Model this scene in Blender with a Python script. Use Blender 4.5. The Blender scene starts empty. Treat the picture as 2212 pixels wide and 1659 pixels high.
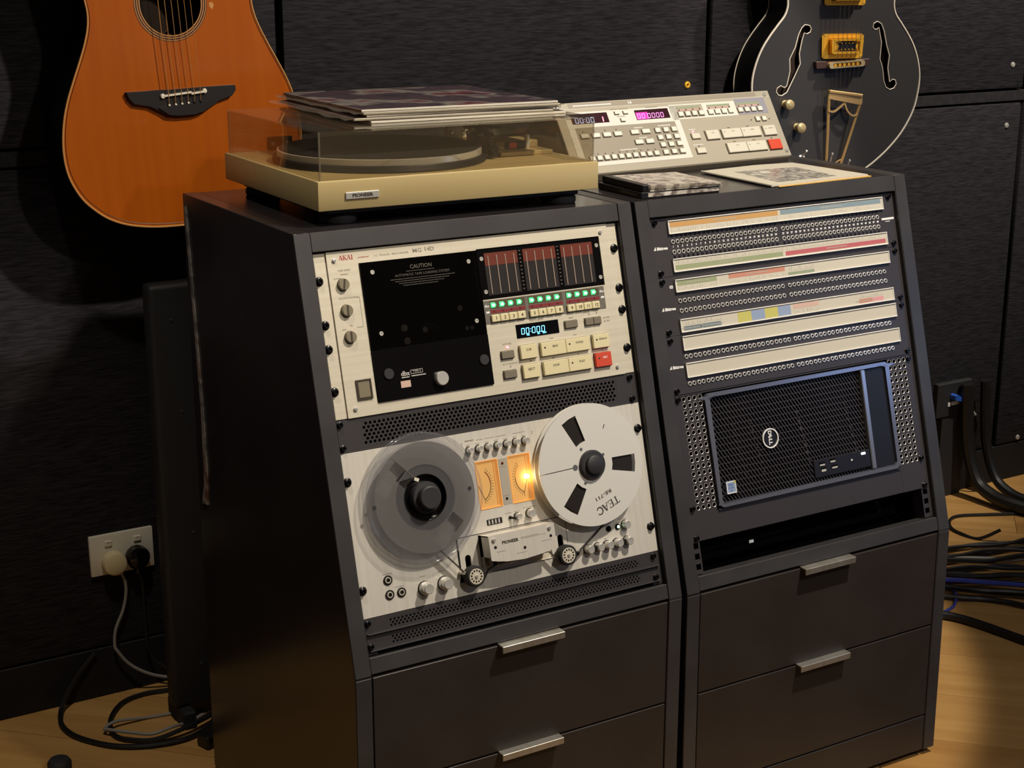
import bpy, bmesh, math, random
from mathutils import Matrix, Vector, Euler
random.seed(7)
COL = bpy.context.scene.collection
SC = bpy.context.scene
pi = math.pi
sin, cos, rad = math.sin, math.cos, math.radians
S = 0.001                 # everything below is written in millimetres
FZ = 950.0                # height of the rack datum above the floor

# ------------------------------------------------------------------ camera
cam_d = bpy.data.cameras.new('camera')
cam = bpy.data.objects.new('camera', cam_d)
COL.objects.link(cam)
cam_d.sensor_width = 36.0
cam_d.lens = 3337.81 / 2212 * 36.0
cam_d.clip_start = 0.05
Rx_ = (0.856267194, -0.516532508, 0.000812607)
Ry_ = (-0.13750959, -0.229468504, -0.963553485)
Rz_ = (0.497893166, 0.824947498, -0.267514525)
cam.matrix_world = Matrix(((Rx_[0], -Ry_[0], -Rz_[0], -0.810112), (Rx_[1], -Ry_[1], -Rz_[1], -1.850578),
                           (Rx_[2], -Ry_[2], -Rz_[2], 0.379210 + 0.95), (0, 0, 0, 1)))
SC.camera = cam
# ------------------------------------------------------------------ colour management
SC.view_settings.view_transform = 'Standard'
SC.view_settings.look = 'None'
SC.view_settings.gamma = 1.0
SC.view_settings.use_curve_mapping = False
SC.view_settings.exposure = 0.0
# ------------------------------------------------------------------ world and lamps
world = bpy.data.worlds.new('world'); SC.world = world
world.use_nodes = True
bg = world.node_tree.nodes['Background']
bg.inputs[0].default_value = (1.0, 0.82, 0.66, 1)
bg.inputs[1].default_value = 0.035


def lamp(name, kind, loc, target, energy, color, **kw):
    d = bpy.data.lights.new(name, kind)
    d.energy = energy; d.color = color
    for k, v in kw.items():
        setattr(d, k, v)
    o = bpy.data.objects.new(name, d); COL.objects.link(o)
    o.location = loc
    o.rotation_euler = (Vector(target) - Vector(loc)).to_track_quat('-Z', 'Y').to_euler()
    return o


WARM = (1.0, 0.9, 0.755)
# recessed ceiling spots of the room, and an added front fill
lamp('ceiling_spot_racks', 'SPOT', (1.0, -0.95, 2.6), (0.54, 0.44, 0.75), 205, WARM, spot_size=rad(50.6), spot_blend=0.09, shadow_soft_size=0.035)
lamp('ceiling_spot_wall', 'SPOT', (2.1, -0.25, 2.6), (1.95, 0.78, 1.3), 230, WARM, spot_size=rad(54), spot_blend=0.7, shadow_soft_size=0.04)
lamp('ceiling_spot_left', 'SPOT', (-0.45, -0.35, 2.6), (-0.3, 0.42, 0.0), 58, WARM, spot_size=rad(40), spot_blend=0.8, shadow_soft_size=0.04)
lamp('fill_spot_front', 'SPOT', (0.75, -2.3, 2.6), (0.55, 0.1, 0.6), 78, WARM, spot_size=rad(56), spot_blend=0.8, shadow_soft_size=0.05)  # added fill lamp, lifts the shadows from the front
# cool light of a desk monitor standing right of the racks
lamp('monitor_light', 'AREA', (1.68, -0.92, 0.9), (0.95, -0.1, 0.66), 1.0, (0.3, 0.5, 1.0), shape='RECTANGLE', size=0.3, size_y=0.2)

# ------------------------------------------------------------------ materials
M = {}


def lin(h):
    h = h.lstrip('#')
    o = []
    for i in (0, 2, 4):
        c = int(h[i:i + 2], 16) / 255
        o.append(c / 12.92 if c <= 0.04045 else ((c + 0.055) / 1.055) ** 2.4)
    return (*o, 1)


def mat(name, col, rough=0.5, metal=0.0, emit=None, es=1.0, spec=None, coat=0.0, aniso=0.0):
    m = bpy.data.materials.new(name); m.use_nodes = True
    b = m.node_tree.nodes['Principled BSDF']
    c = lin(col) if isinstance(col, str) else (*col, 1)
    b.inputs['Base Color'].default_value = c
    b.inputs['Roughness'].default_value = rough
    b.inputs['Metallic'].default_value = metal
    if spec is not None: b.inputs['Specular IOR Level'].default_value = spec
    if coat: b.inputs['Coat Weight'].default_value = coat; b.inputs['Coat Roughness'].default_value = 0.08
    if aniso: b.inputs['Anisotropic'].default_value = aniso
    if emit is not None:
        b.inputs['Emission Color'].default_value = lin(emit) if isinstance(emit, str) else (*emit, 1)
        b.inputs['Emission Strength'].default_value = es
    M[name] = m
    return m


def nodes(m): return m.node_tree.nodes, m.node_tree.links


def noise_mat(name, c1, c2, scale, rough=0.6, metal=0.0, bump=0.0, detail=4, lo=0.35, hi=0.65, bdist=0.002, spec=None, coat=0, distort=0, coord='Object'):
    m = mat(name, c1, rough, metal, spec=spec, coat=coat)
    n, l = nodes(m); b = n['Principled BSDF']
    tc = n.new('ShaderNodeTexCoord'); mp = n.new('ShaderNodeMapping'); ns = n.new('ShaderNodeTexNoise'); cr = n.new('ShaderNodeValToRGB')
    mp.inputs['Scale'].default_value = scale
    ns.inputs['Scale'].default_value = 1.0; ns.inputs['Detail'].default_value = detail; ns.inputs['Distortion'].default_value = distort
    cr.color_ramp.elements[0].position = lo; cr.color_ramp.elements[1].position = hi
    cr.color_ramp.elements[0].color = lin(c1); cr.color_ramp.elements[1].color = lin(c2)
    l.new(tc.outputs[coord], mp.inputs[0]); l.new(mp.outputs[0], ns.inputs['Vector']); l.new(ns.outputs[0], cr.inputs[0]); l.new(cr.outputs[0], b.inputs['Base Color'])
    if bump:
        bp = n.new('ShaderNodeBump'); bp.inputs['Strength'].default_value = bump; bp.inputs['Distance'].default_value = bdist
        l.new(ns.outputs[0], bp.inputs['Height']); l.new(bp.outputs[0], b.inputs['Normal'])
    return m


def clear_mat(name, tint, diff, haze, rough=0.05, ior=1.45):
    """thin clear plastic: see-through, fresnel gloss, a little haze"""
    m = bpy.data.materials.new(name); m.use_nodes = True
    n, l = nodes(m); n.clear()
    out = n.new('ShaderNodeOutputMaterial'); tr = n.new('ShaderNodeBsdfTransparent'); gl = n.new('ShaderNodeBsdfGlossy'); df = n.new('ShaderNodeBsdfDiffuse')
    fr = n.new('ShaderNodeFresnel'); m1 = n.new('ShaderNodeMixShader'); m2 = n.new('ShaderNodeMixShader')
    tr.inputs[0].default_value = lin(tint); df.inputs[0].default_value = lin(diff); gl.inputs['Roughness'].default_value = rough
    gl.inputs[0].default_value = (1, 1, 1, 1)
    fr.inputs['IOR'].default_value = ior; m1.inputs[0].default_value = haze
    ge = n.new('ShaderNodeNewGeometry'); mx = n.new('ShaderNodeMapRange')
    mx.inputs['To Min'].default_value = ior; mx.inputs['To Max'].default_value = 1 / ior
    l.new(ge.outputs['Backfacing'], mx.inputs['Value']); l.new(mx.outputs[0], fr.inputs['IOR'])
    l.new(tr.outputs[0], m1.inputs[1]); l.new(df.outputs[0], m1.inputs[2])
    l.new(fr.outputs[0], m2.inputs[0]); l.new(m1.outputs[0], m2.inputs[1]); l.new(gl.outputs[0], m2.inputs[2]); l.new(m2.outputs[0], out.inputs[0])
    M[name] = m
    return m


noise_mat('fabric', '#1a191d', '#363438', (34, 34, 330), 0.95, bump=0.5, detail=7, lo=0.27, hi=0.76, spec=0.1)
noise_mat('fabric_strip', '#28272a', '#302f32', (60, 60, 60), 0.9, spec=0.1)
mat('seam_black', '#0b0b0c', 0.95, spec=0.1)
noise_mat('baseboard', '#1d1d1f', '#232224', (20, 20, 20), 0.6, spec=0.2)
noise_mat('floor_wood', '#b0834a', '#c99d60', (2.0, 26, 26), 0.38, bump=0.05, detail=5, lo=0.3, hi=0.7, distort=0.6)
noise_mat('floor_wood_dark', '#a3763f', '#bb8d52', (2.0, 24, 24), 0.4, bump=0.05, detail=5, lo=0.3, hi=0.7, distort=0.6)
noise_mat('laminate', '#232022', '#2a2729', (9, 9, 9), 0.24, spec=0.5)
noise_mat('frame_black', '#343233', '#3c3a3b', (12, 12, 12), 0.42, spec=0.5)
noise_mat('drawer_black', '#2e2825', '#342e2b', (9, 9, 9), 0.45, spec=0.4)
mat('void_black', '#060606', 0.9, spec=0.1)
mat('black_plastic', '#161516', 0.4)
mat('black_gloss', '#0d0c0d', 0.12)
mat('black_metal', '#383436', 0.45, spec=0.5)
mat('screw_black', '#111013', 0.25, 0.2)
mat('rubber', '#1b1a1b', 0.75)
mat('dark_rubber', '#26252a', 0.7)
noise_mat('alu_warm', '#cfc6b2', '#d8d0bd', (4, 4, 160), 0.48, 0.15, detail=3)
noise_mat('alu_deck', '#d3cdc2', '#dcd7cd', (160, 4, 4), 0.45, 0.2, detail=3)
mat('alu_grey', '#b5ad9f', 0.5, 0.2)  # aluminium of a darker grey of its own
mat('silver', '#e2dfd8', 0.34, 0.6)
mat('chrome', '#e4e2de', 0.22, 0.6)
noise_mat('handle_metal', '#c9c4b8', '#dcd8cf', (80, 3, 3), 0.36, 0.85)
mat('key_cream', '#ded2a9', 0.45)
mat('key_red', '#cf4a33', 0.45)
mat('key_grey', '#78706080'[:7], 0.5)
mat('key_dark_edge', '#4d4432', 0.6)
mat('knob_brown', '#7d745f', 0.45)
mat('knob_line', '#3a2e20', 0.6)
mat('sub_grey', '#6c675e', 0.5)
mat('red_strip', '#7a2a2c', 0.5)
mat('meter_red', '#6b3226', 0.35)
mat('meter_dark', '#2f2b2b', 0.3)
mat('meter_bar', '#9c8a7c', 0.4)
mat('print_dark', '#3a332c', 0.6)
mat('print_grey', '#8c8474', 0.6)
mat('print_red', '#a5292b', 0.6)
mat('print_light', '#b9b6b0', 0.6)
mat('print_dim', '#575149', 0.6)
mat('print_white', '#e9e8e6', 0.6)
mat('print_blue', '#4a6fae', 0.6)
mat('led_green', '#18e05a', 0.4, emit=(0.05, 1.0, 0.16), es=2.2)
mat('led_green_core', '#b0ffd0', 0.4, emit=(0.45, 1.0, 0.62), es=3.0)
mat('led_red', '#ff6070', 0.4, emit=(1.0, 0.18, 0.25), es=4.0)
mat('led_red_off', '#5a1512', 0.3)
mat('led_white', '#ffffff', 0.4, emit=(0.9, 0.95, 1.0), es=2.5)
mat('unit_light', '#c8c4bc', 0.4, emit=(1.0, 0.95, 0.88), es=0.32)
mat('digit_cyan', '#60d0ff', 0.4, emit=(0.16, 0.62, 1.0), es=3.2)
mat('digit_blue', '#a0b8ff', 0.4, emit=(0.42, 0.52, 1.0), es=1.6)
mat('digit_pink', '#ff60d0', 0.4, emit=(1.0, 0.35, 0.75), es=1.4)
mat('display_black', '#0a0a0e', 0.12)
mat('display_purple', '#33161f', 0.25)
mat('display_magenta', '#b01878', 0.3, emit=(1.0, 0.08, 0.45), es=0.9)
mat('dial', '#f3cf94', 0.5, emit=(1.0, 0.52, 0.16), es=0.42)
mat('dial_glow', '#fff0c8', 0.5, emit=(1.0, 0.72, 0.32), es=4.5)
mat('dial_orange', '#d8923c', 0.5, emit=(1.0, 0.45, 0.1), es=0.35)
mat('reel_white', '#dcd9d2', 0.42, 0.1)
mat('reel_hub', '#2c2b2e', 0.5)
mat('tape_brown', '#272220', 0.35)
clear_mat('reel_clear', '#f2f2f4', '#c8c8cc', 0.07, 0.06)
clear_mat('reel_frost', '#e0e0e2', '#7d7b7a', 0.52, 0.22)
clear_mat('acrylic', '#f6f3ec', '#8a7c66', 0.085, 0.03)
clear_mat('sleeve_clear', '#f4f3ef', '#b0a898', 0.18, 0.12)
clear_mat('smoked', '#a8a29c', '#0a0909', 0.30, 0.06)
mat('plinth_tan', '#bda877', 0.42, 0.1)
mat('deck_tan', '#c0aa7c', 0.42, 0.1)
mat('platter_silver', '#ddd8ce', 0.3, 0.45)
mat('mat_black', '#18171a', 0.5)
mat('brass_gold', '#ffc03c', 0.3, 0.5)
mat('old_gold', '#c9a46c', 0.38, 0.6)
mat('knob_gold', '#dcc594', 0.28, 0.6)
mat('ebony', '#1e1b1c', 0.4)
mat('bone', '#d9d0bf', 0.45)
mat('binding_gold', '#b9854c', 0.4)
mat('binding_cream', '#cfc6b8', 0.4)
mat('binding_dark', '#3a1608', 0.4)
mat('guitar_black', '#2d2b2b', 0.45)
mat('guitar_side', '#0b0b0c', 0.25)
mat('hole_dark', '#2c1c15', 0.8)
mat('rosewood', '#3c2722', 0.45)
mat('string_bronze', '#d09a5e', 0.35, 0.5)
mat('string_steel', '#a9a49b', 0.3, 0.9)
mat('paper_white', '#e6e1d6', 0.6)
mat('paper_cream', '#c9c2b2', 0.6)
mat('strip_white', '#eae7e0', 0.45)
mat('lab_orange', '#c2955a', 0.6); mat('lab_blue', '#7f919a', 0.6); mat('lab_green', '#959d78', 0.6); mat('lab_red', '#b86067', 0.6)
mat('lab_salmon', '#c48772', 0.6); mat('lab_teal', '#6a7c84', 0.6); mat('lab_yellow', '#c2bb68', 0.6); mat('lab_sky', '#8f9fbc', 0.6); mat('lab_rose', '#cfae9f', 0.6)
mat('lab_pink', '#d99a9c', 0.6); mat('lab_print', '#b2aca2', 0.6)
mat('jack_ring', '#d6d3ce', 0.32, 0.35)
mat('jack_ring_black', '#15141a', 0.3)
mat('pc_bezel', '#777985', 0.26, 0.5)
mat('pc_black', '#17161a', 0.45)
mat('pc_grille', '#3f3a3c', 0.4)
mat('pc_silver', '#9a9aa0', 0.3, 0.7)
mat('wall_plate_white', '#dcd6c6', 0.4)
mat('plug_cream', '#d8caa0', 0.45)
mat('cord_grey', '#8f8b86', 0.5)
mat('cord_black', '#111112', 0.5)
mat('cord_blue', '#3a46a0', 0.45)
mat('plug_blue', '#2b57b4', 0.4)
mat('case_black', '#252527', 0.6)
mat('card_yellow', '#e0b25a', 0.6)
mat('tan_mark', '#8f5e2e', 0.5)
mat('label_brown', '#4c3a28', 0.6)
mat('remote_face', '#aaa292', 0.5, 0.1)
mat('remote_panel', '#958d7e', 0.5, 0.1)
mat('remote_key', '#dedad0', 0.45)
mat('remote_key2', '#cfcabb', 0.45)
mat('remote_under', '#6b6256', 0.6)
mat('remote_line', '#d9d6ce', 0.4)
mat('lav_panel', '#8f8d99', 0.5)
mat('pale_green', '#8f9a80', 0.5)
mat('pale_rose', '#b79a90', 0.5)

# spruce guitar top: warm amber with fine vertical grain
m = noise_mat('spruce', '#9c490b', '#a4520c', (60, 60, 2.0), 0.28, detail=4, lo=0.3, hi=0.7, coat=0.3)
# record cover art: muted dark print
def art_mat(name, cols, scale):
    m = mat(name, cols[0], 0.3)
    n, l = nodes(m); b = n['Principled BSDF']
    tc = n.new('ShaderNodeTexCoord'); ns = n.new('ShaderNodeTexNoise'); cr = n.new('ShaderNodeValToRGB')
    ns.inputs['Scale'].default_value = scale; ns.inputs['Detail'].default_value = 3
    e = cr.color_ramp.elements
    e[0].position = 0.34; e[0].color = lin(cols[0]); e[1].position = 0.68; e[1].color = lin(cols[-1])
    for i, c in enumerate(cols[1:-1]):
        k = e.new(0.34 + 0.34 * (i + 1) / (len(cols) - 1)); k.color = lin(c)
    l.new(tc.outputs['Object'], ns.inputs['Vector']); l.new(ns.outputs[0], cr.inputs[0]); l.new(cr.outputs[0], b.inputs['Base Color'])
    return m
art_mat('art_top', ['#2c2a30', '#4a3a40', '#3a2f38', '#7d7670', '#5e2733', '#36323a'], 9)
art_mat('art_low', ['#3a3238', '#5c4a4a', '#8a7f78'], 9)
art_mat('photo_print', ['#d9d4c8', '#6d6a68', '#b9b4aa', '#4a4846', '#d9d4c8'], 30)
art_mat('booklet', ['#8a7a70', '#c9c0b4', '#5c4c48', '#d9d2c8'], 34)
art_mat('strip_print', ['#8a8580', '#5c5a5a', '#a09a94', '#6b4a44'], 25)


# ------------------------------------------------------------------ geometry helpers
class G:
    def __init__(s):
        s.bm = bmesh.new()

    def _new(s, r): return r['verts']

    def box(s, x0, x1, y0, y1, z0, z1, b=0.0, seg=1, m=None):
        vs = bmesh.ops.create_cube(s.bm, size=1)['verts']
        for v in vs:
            v.co = Vector(((x0 + x1) / 2 + v.co.x * (x1 - x0), (y0 + y1) / 2 + v.co.y * (y1 - y0), (z0 + z1) / 2 + v.co.z * (z1 - z0)))
        if m is not None:
            for v in vs: v.co = m @ v.co
        if b:
            ed = list({e for v in vs for e in v.link_edges})
            bmesh.ops.bevel(s.bm, geom=ed, offset=b, segments=seg, profile=0.5, affect='EDGES')
        return s

    def lathe(s, prof, o=(0, 0, 0), ax=(0, -1, 0), seg=24, ref=None):
        a = Vector(ax).normalized()
        u = Vector(ref) if ref else (Vector((1, 0, 0)) if abs(a.x) < 0.9 else Vector((0, 1, 0)))
        u = (u - a * u.dot(a)).normalized(); w = a.cross(u)
        o = Vector(o); rings = []
        for r, t in prof:
            if r < 1e-6:
                rings.append([s.bm.verts.new(o + a * t)])
            else:
                rings.append([s.bm.verts.new(o + a * t + (u * cos(2 * pi * i / seg) + w * sin(2 * pi * i / seg)) * r) for i in range(seg)])
        for A, B in zip(rings, rings[1:]):
            if len(A) == 1 and len(B) == 1: continue
            for i in range(seg):
                j = (i + 1) % seg
                if len(A) == 1: s.bm.faces.new((A[0], B[i], B[j]))
                elif len(B) == 1: s.bm.faces.new((A[i], B[0], A[j]))
                else: s.bm.faces.new((A[i], B[i], B[j], A[j]))
        return s

    def cyl(s, r, h, o=(0, 0, 0), ax=(0, -1, 0), seg=20, c=0.0):
        if c: return s.lathe([(0, 0), (r, 0), (r, h - c), (r - c, h), (0, h)], o, ax, seg)
        return s.lathe([(0, 0), (r, 0), (r, h), (0, h)], o, ax, seg)

    def prism(s, poly, y0, y1, plane='xz'):
        def P(a, b, t): return (a, t, b) if plane == 'xz' else ((a, b, t) if plane == 'xy' else (t, a, b))
        A = [s.bm.verts.new(P(a, b, y0)) for a, b in poly]; B = [s.bm.verts.new(P(a, b, y1)) for a, b in poly]
        s.bm.faces.new(A); s.bm.faces.new(B[::-1])
        for i in range(len(A)):
            j = (i + 1) % len(A); s.bm.faces.new((A[i], A[j], B[j], B[i]))
        return s

    def tube(s, pts, r, seg=8, cap=True):
        pts = [Vector(p) for p in pts]; n = len(pts); rings = []
        prev = None
        for i, p in enumerate(pts):
            t = (pts[min(i + 1, n - 1)] - pts[max(i - 1, 0)]).normalized()
            if prev is None:
                u = t.orthogonal().normalized()
            else:
                u = (prev - t * prev.dot(t))
                u = u.normalized() if u.length > 1e-6 else t.orthogonal().normalized()
            prev = u; w = t.cross(u)
            rr = r[i] if isinstance(r, (list, tuple)) else r
            rings.append([s.bm.verts.new(p + (u * cos(2 * pi * k / seg) + w * sin(2 * pi * k / seg)) * rr) for k in range(seg)])
        for A, B in zip(rings, rings[1:]):
            for k in range(seg):
                j = (k + 1) % seg; s.bm.faces.new((A[k], B[k], B[j], A[j]))
        if cap:
            s.bm.faces.new(rings[0][::-1]); s.bm.faces.new(rings[-1])
        return s

    def mesh(s, me, mx=None):
        k = len(s.bm.verts); s.bm.from_mesh(me); s.bm.verts.ensure_lookup_table()
        if mx is not None:
            for v in s.bm.verts[k:]: v.co = mx @ v.co
        bpy.data.meshes.remove(me)
        return s

    def plate(s, polys, y0, y1):
        """flat sheet in the x-z plane with holes: first loop outside, others holes; y0 back, y1 front"""
        cu = bpy.data.curves.new('tmp', 'CURVE'); cu.dimensions = '2D'; cu.fill_mode = 'BOTH'; cu.extrude = abs(y1 - y0) / 2
        for pl in polys:
            sp = cu.splines.new('POLY'); sp.points.add(len(pl) - 1); sp.use_cyclic_u = True
            for p, (a, b) in zip(sp.points, pl): p.co = (a, b, 0, 1)
        ob = bpy.data.objects.new('tmp', cu); me = bpy.data.meshes.new_from_object(ob)
        bpy.data.objects.remove(ob); bpy.data.curves.remove(cu)
        return s.mesh(me, Matrix.Translation((0, (y0 + y1) / 2, 0)) @ Matrix.Rotation(pi / 2, 4, 'X'))

    def text(s, body, size, x, z, y, align='CENTER', rot=0.0, th=0.1, bold=0.0, sx=1.0, shear=0.0, m=None):
        cu = bpy.data.curves.new('tmp', 'FONT'); cu.body = body; cu.size = size * 1.38; cu.align_x = align; cu.align_y = 'CENTER'
        cu.extrude = th; cu.offset = bold; cu.resolution_u = 2; cu.shear = shear
        ob = bpy.data.objects.new('tmp', cu); me = bpy.data.meshes.new_from_object(ob)
        bpy.data.objects.remove(ob); bpy.data.curves.remove(cu)
        mx = Matrix.Translation((x, y, z)) @ Matrix.Rotation(-rot, 4, 'Y') @ Matrix.Rotation(pi / 2, 4, 'X') @ Matrix.Diagonal((sx, 1, 1, 1))
        if m is not None: mx = m @ Matrix.Translation((x, y, z)) @ Matrix.Rotation(rot, 4, 'Z') @ Matrix.Diagonal((sx, 1, 1, 1))
        return s.mesh(me, mx)

    def bar(s, x0, z0, x1, z1, w, y0, y1):
        d = Vector((x1 - x0, z1 - z0)); L = d.length or 1e-6; d /= L; q = Vector((-d.y, d.x)) * w / 2
        return s.prism([(x0 + q.x, z0 + q.y), (x0 - q.x, z0 - q.y), (x1 - q.x, z1 - q.y), (x1 + q.x, z1 + q.y)], y0, y1)

    def xf(s, mx):
        for v in s.bm.verts: v.co = mx @ v.co
        return s

    def done(s, name, mname, ang=35):
        bm = s.bm
        bmesh.ops.recalc_face_normals(bm, faces=bm.faces)
        for f in bm.faces: f.smooth = True
        for e in bm.edges:
            if len(e.link_faces) != 2 or e.calc_face_angle(9) > rad(ang): e.smooth = False
        for v in bm.verts: v.co *= S
        me = bpy.data.meshes.new(name); bm.to_mesh(me); bm.free()
        if mname: me.materials.append(M[mname])
        return me


def thing(name, label, cat, mx=None, group=None):
    o = bpy.data.objects.new(name, None); COL.objects.link(o)
    o.empty_display_size = 0.05
    if mx is not None: o.matrix_world = mx
    o['label'] = label; o['category'] = cat
    if group: o['group'] = group
    return o


def part(g, name, mname, parent, label=None, kind=None, ang=35):
    o = bpy.data.objects.new(name, g.done(name, mname, ang)); COL.objects.link(o)
    o.parent = parent
    if label: o['label'] = label
    if kind: o['kind'] = kind
    return o


def inst(me, name, parent, loc=(0, 0, 0), rot=(0, 0, 0), label=None):
    o = bpy.data.objects.new(name, me); COL.objects.link(o); o.parent = parent
    o.location = Vector(loc) * S; o.rotation_euler = rot
    if label: o['label'] = label
    return o


def solo(g, name, mname, label, cat, mx=None, group=None, ang=35):
    o = bpy.data.objects.new(name, g.done(name, mname, ang)); COL.objects.link(o)
    if mx is not None: o.matrix_world = mx
    o['label'] = label; o['category'] = cat
    if group: o['group'] = group
    return o


def struct(g, name, mname, parent=None, top=True):
    o = bpy.data.objects.new(name, g.done(name, mname)); COL.objects.link(o)
    if parent is None: o['kind'] = 'structure'
    else: o.parent = parent
    return o


def TR(x, y, z): return Matrix.Translation(Vector((x, y, z)) * S)


def cr(pts, n=6, closed=False):
    """catmull-rom through points"""
    P = [Vector(p) for p in pts]; out = []; N = len(P)
    rng = range(N if closed else N - 1)
    for i in rng:
        if closed: a, b, c, d = P[i - 1], P[i], P[(i + 1) % N], P[(i + 2) % N]
        else: a, b, c, d = P[max(i - 1, 0)], P[i], P[i + 1], P[min(i + 2, N - 1)]
        for k in range(n):
            t = k / n
            out.append(0.5 * ((2 * b) + (c - a) * t + (2 * a - 5 * b + 4 * c - d) * t * t + (3 * b - a - 3 * c + d) * t ** 3))
    if not closed: out.append(P[-1])
    return [tuple(v) for v in out]


def circ(cx, cz, r, n=32, a0=0.0, a1=2 * pi, rz=None):
    rz = r if rz is None else rz
    full = abs(a1 - a0 - 2 * pi) < 1e-6
    m_ = n if full else n + 1
    return [(cx + r * cos(a0 + (a1 - a0) * i / n), cz + rz * sin(a0 + (a1 - a0) * i / n)) for i in range(m_)]


def rrect(x0, x1, z0, z1, r, n=5):
    o = []
    for cx, cz, a in ((x1 - r, z1 - r, 0), (x0 + r, z1 - r, pi / 2), (x0 + r, z0 + r, pi), (x1 - r, z0 + r, 1.5 * pi)):
        o += [(cx + r * cos(a + pi / 2 * i / n), cz + r * sin(a + pi / 2 * i / n)) for i in range(n + 1)]
    return o


TH = 0.264023
SLOPE = Matrix.Rotation(-TH, 4, 'X')
ML_UP = TR(0, 0, FZ)                                               # left rack, upright frame
MR_UP = TR(542.587, -1.974, FZ - 0.142) @ Matrix.Rotation(-0.0171836, 4, 'Z') @ Matrix.Rotation(-0.0095792, 4, 'Y')
ML = ML_UP @ SLOPE                                                 # left rack, sloped panel frame: x right, -y out, -z down the slope
MR = MR_UP @ SLOPE
W19 = 482.6

SEG7 = {'0': 'abcdef', '1': 'bc'}


def seg7(g, ch, x, z, w, h, y, t=0.9, sh=0.08):
    """one seven-segment digit, lower left at x,z"""
    def q(a, b): return (x + a * w + b * h * sh, z + b * h)
    L = {'a': (0, 1, 1, 1), 'd': (0, 0, 1, 0), 'b': (1, .5, 1, 1), 'c': (1, 0, 1, .5), 'e': (0, 0, 0, .5), 'f': (0, .5, 0, 1), 'g': (0, .5, 1, .5)}
    for k in SEG7[ch]:
        a, b, c, d = L[k]; p, r = q(a, b), q(c, d)
        g.bar(p[0], p[1], r[0], r[1], t, y + 0.1, y - 0.1)


SERIF = {  # strokes: x0,z0,x1,z1,width  in a unit-high cell; last number is the advance
    'A': ([(.08, 0, .40, 1, .09), (.42, 1, .74, 0, .2), (.22, .34, .62, .34, .07), (0, .03, .2, .03, .06), (.56, .03, .92, .03, .06)], .92),
    'K': ([(.18, 0, .18, 1, .2), (.3, .45, .74, .97, .08), (.4, .58, .78, 0, .2), (0, .03, .36, .03, .06), (0, .97, .36, .97, .06), (.58, .97, .88, .97, .06), (.6, .03, .95, .03, .06)], .95),
    'I': ([(.2, 0, .2, 1, .2), (0, .03, .4, .03, .06), (0, .97, .4, .97, .06)], .5),
    'T': ([(.4, 0, .4, 1, .17), (0, .95, .8, .95, .09), (.2, .03, .6, .03, .06), (.03, .75, .03, 1, .06), (.77, .75, .77, 1, .06)], .88),
    'E': ([(.16, 0, .16, 1, .17), (.05, .96, .7, .96, .08), (.16, .5, .55, .5, .07), (.05, .04, .72, .04, .08), (.7, 0, .7, .26, .06), (.68, .75, .68, 1, .06), (.54, .38, .54, .62, .05)], .82),
}
SERIF['C'] = ([(.42 + .4 * cos(a), .5 + .48 * sin(a), .42 + .4 * cos(a + .5), .5 + .48 * sin(a + .5), .1 + .08 * abs(cos((a + .25 + pi) / 2))) for a in [0.75 + .5 * i for i in range(10)]] + [(.76, .66, .76, .95, .06)], .86)


def serif(g, word, x, z, h, y, rot=0.0, sx=1.0, y1=None):
    c, s_ = cos(rot), sin(rot); cx = 0
    for ch in word:
        st, adv = SERIF[ch]
        for a, b, d, e, w in st:
            p = [((cx + a) * h * sx, b * h), ((cx + d) * h * sx, e * h)]
            p = [(x + u * c - v * s_, z + u * s_ + v * c) for u, v in p]
            g.bar(p[0][0], p[0][1], p[1][0], p[1][1], w * h, y, y - 0.15)
        cx += adv


# shared rack screw: washer, cap head, socket
def screw_mesh(rw=6.3, rh=4.3, h=6.0):
    g = G()
    g.lathe([(rw, 0), (rw, 0.9), (rw - 0.8, 1.6), (rh + 0.4, 1.8), (rh, 2.0), (rh, h - 1), (rh - 1, h), (1.9, h), (1.6, h - 2.2), (0, h - 2.2)], seg=16)
    return g.done('rack_screw', 'screw_black', 40)


ME_SCREW = screw_mesh()
ME_SCREW_S = screw_mesh(4.4, 3.9, 5.0)


def ring_screw(name='ring_screw', r=3.2, mname='silver'):
    g = G(); g.lathe([(0, .3), (r * .38, .3), (r * .42, 1.2), (r * .85, 1.2), (r, 0.6), (r, 0)], seg=14)
    return g.done(name, mname)


def screw_chrome(r=3.0):
    g = G(); g.lathe([(r, 0), (r, 1.6), (r * .75, 2.5), (r * .3, 2.7), (r * .2, 1.6), (0, 1.6)], seg=14)
    return g.done('panel_screw', 'chrome')


ME_RING = ring_screw(); ME_PSC = screw_chrome()


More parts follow.
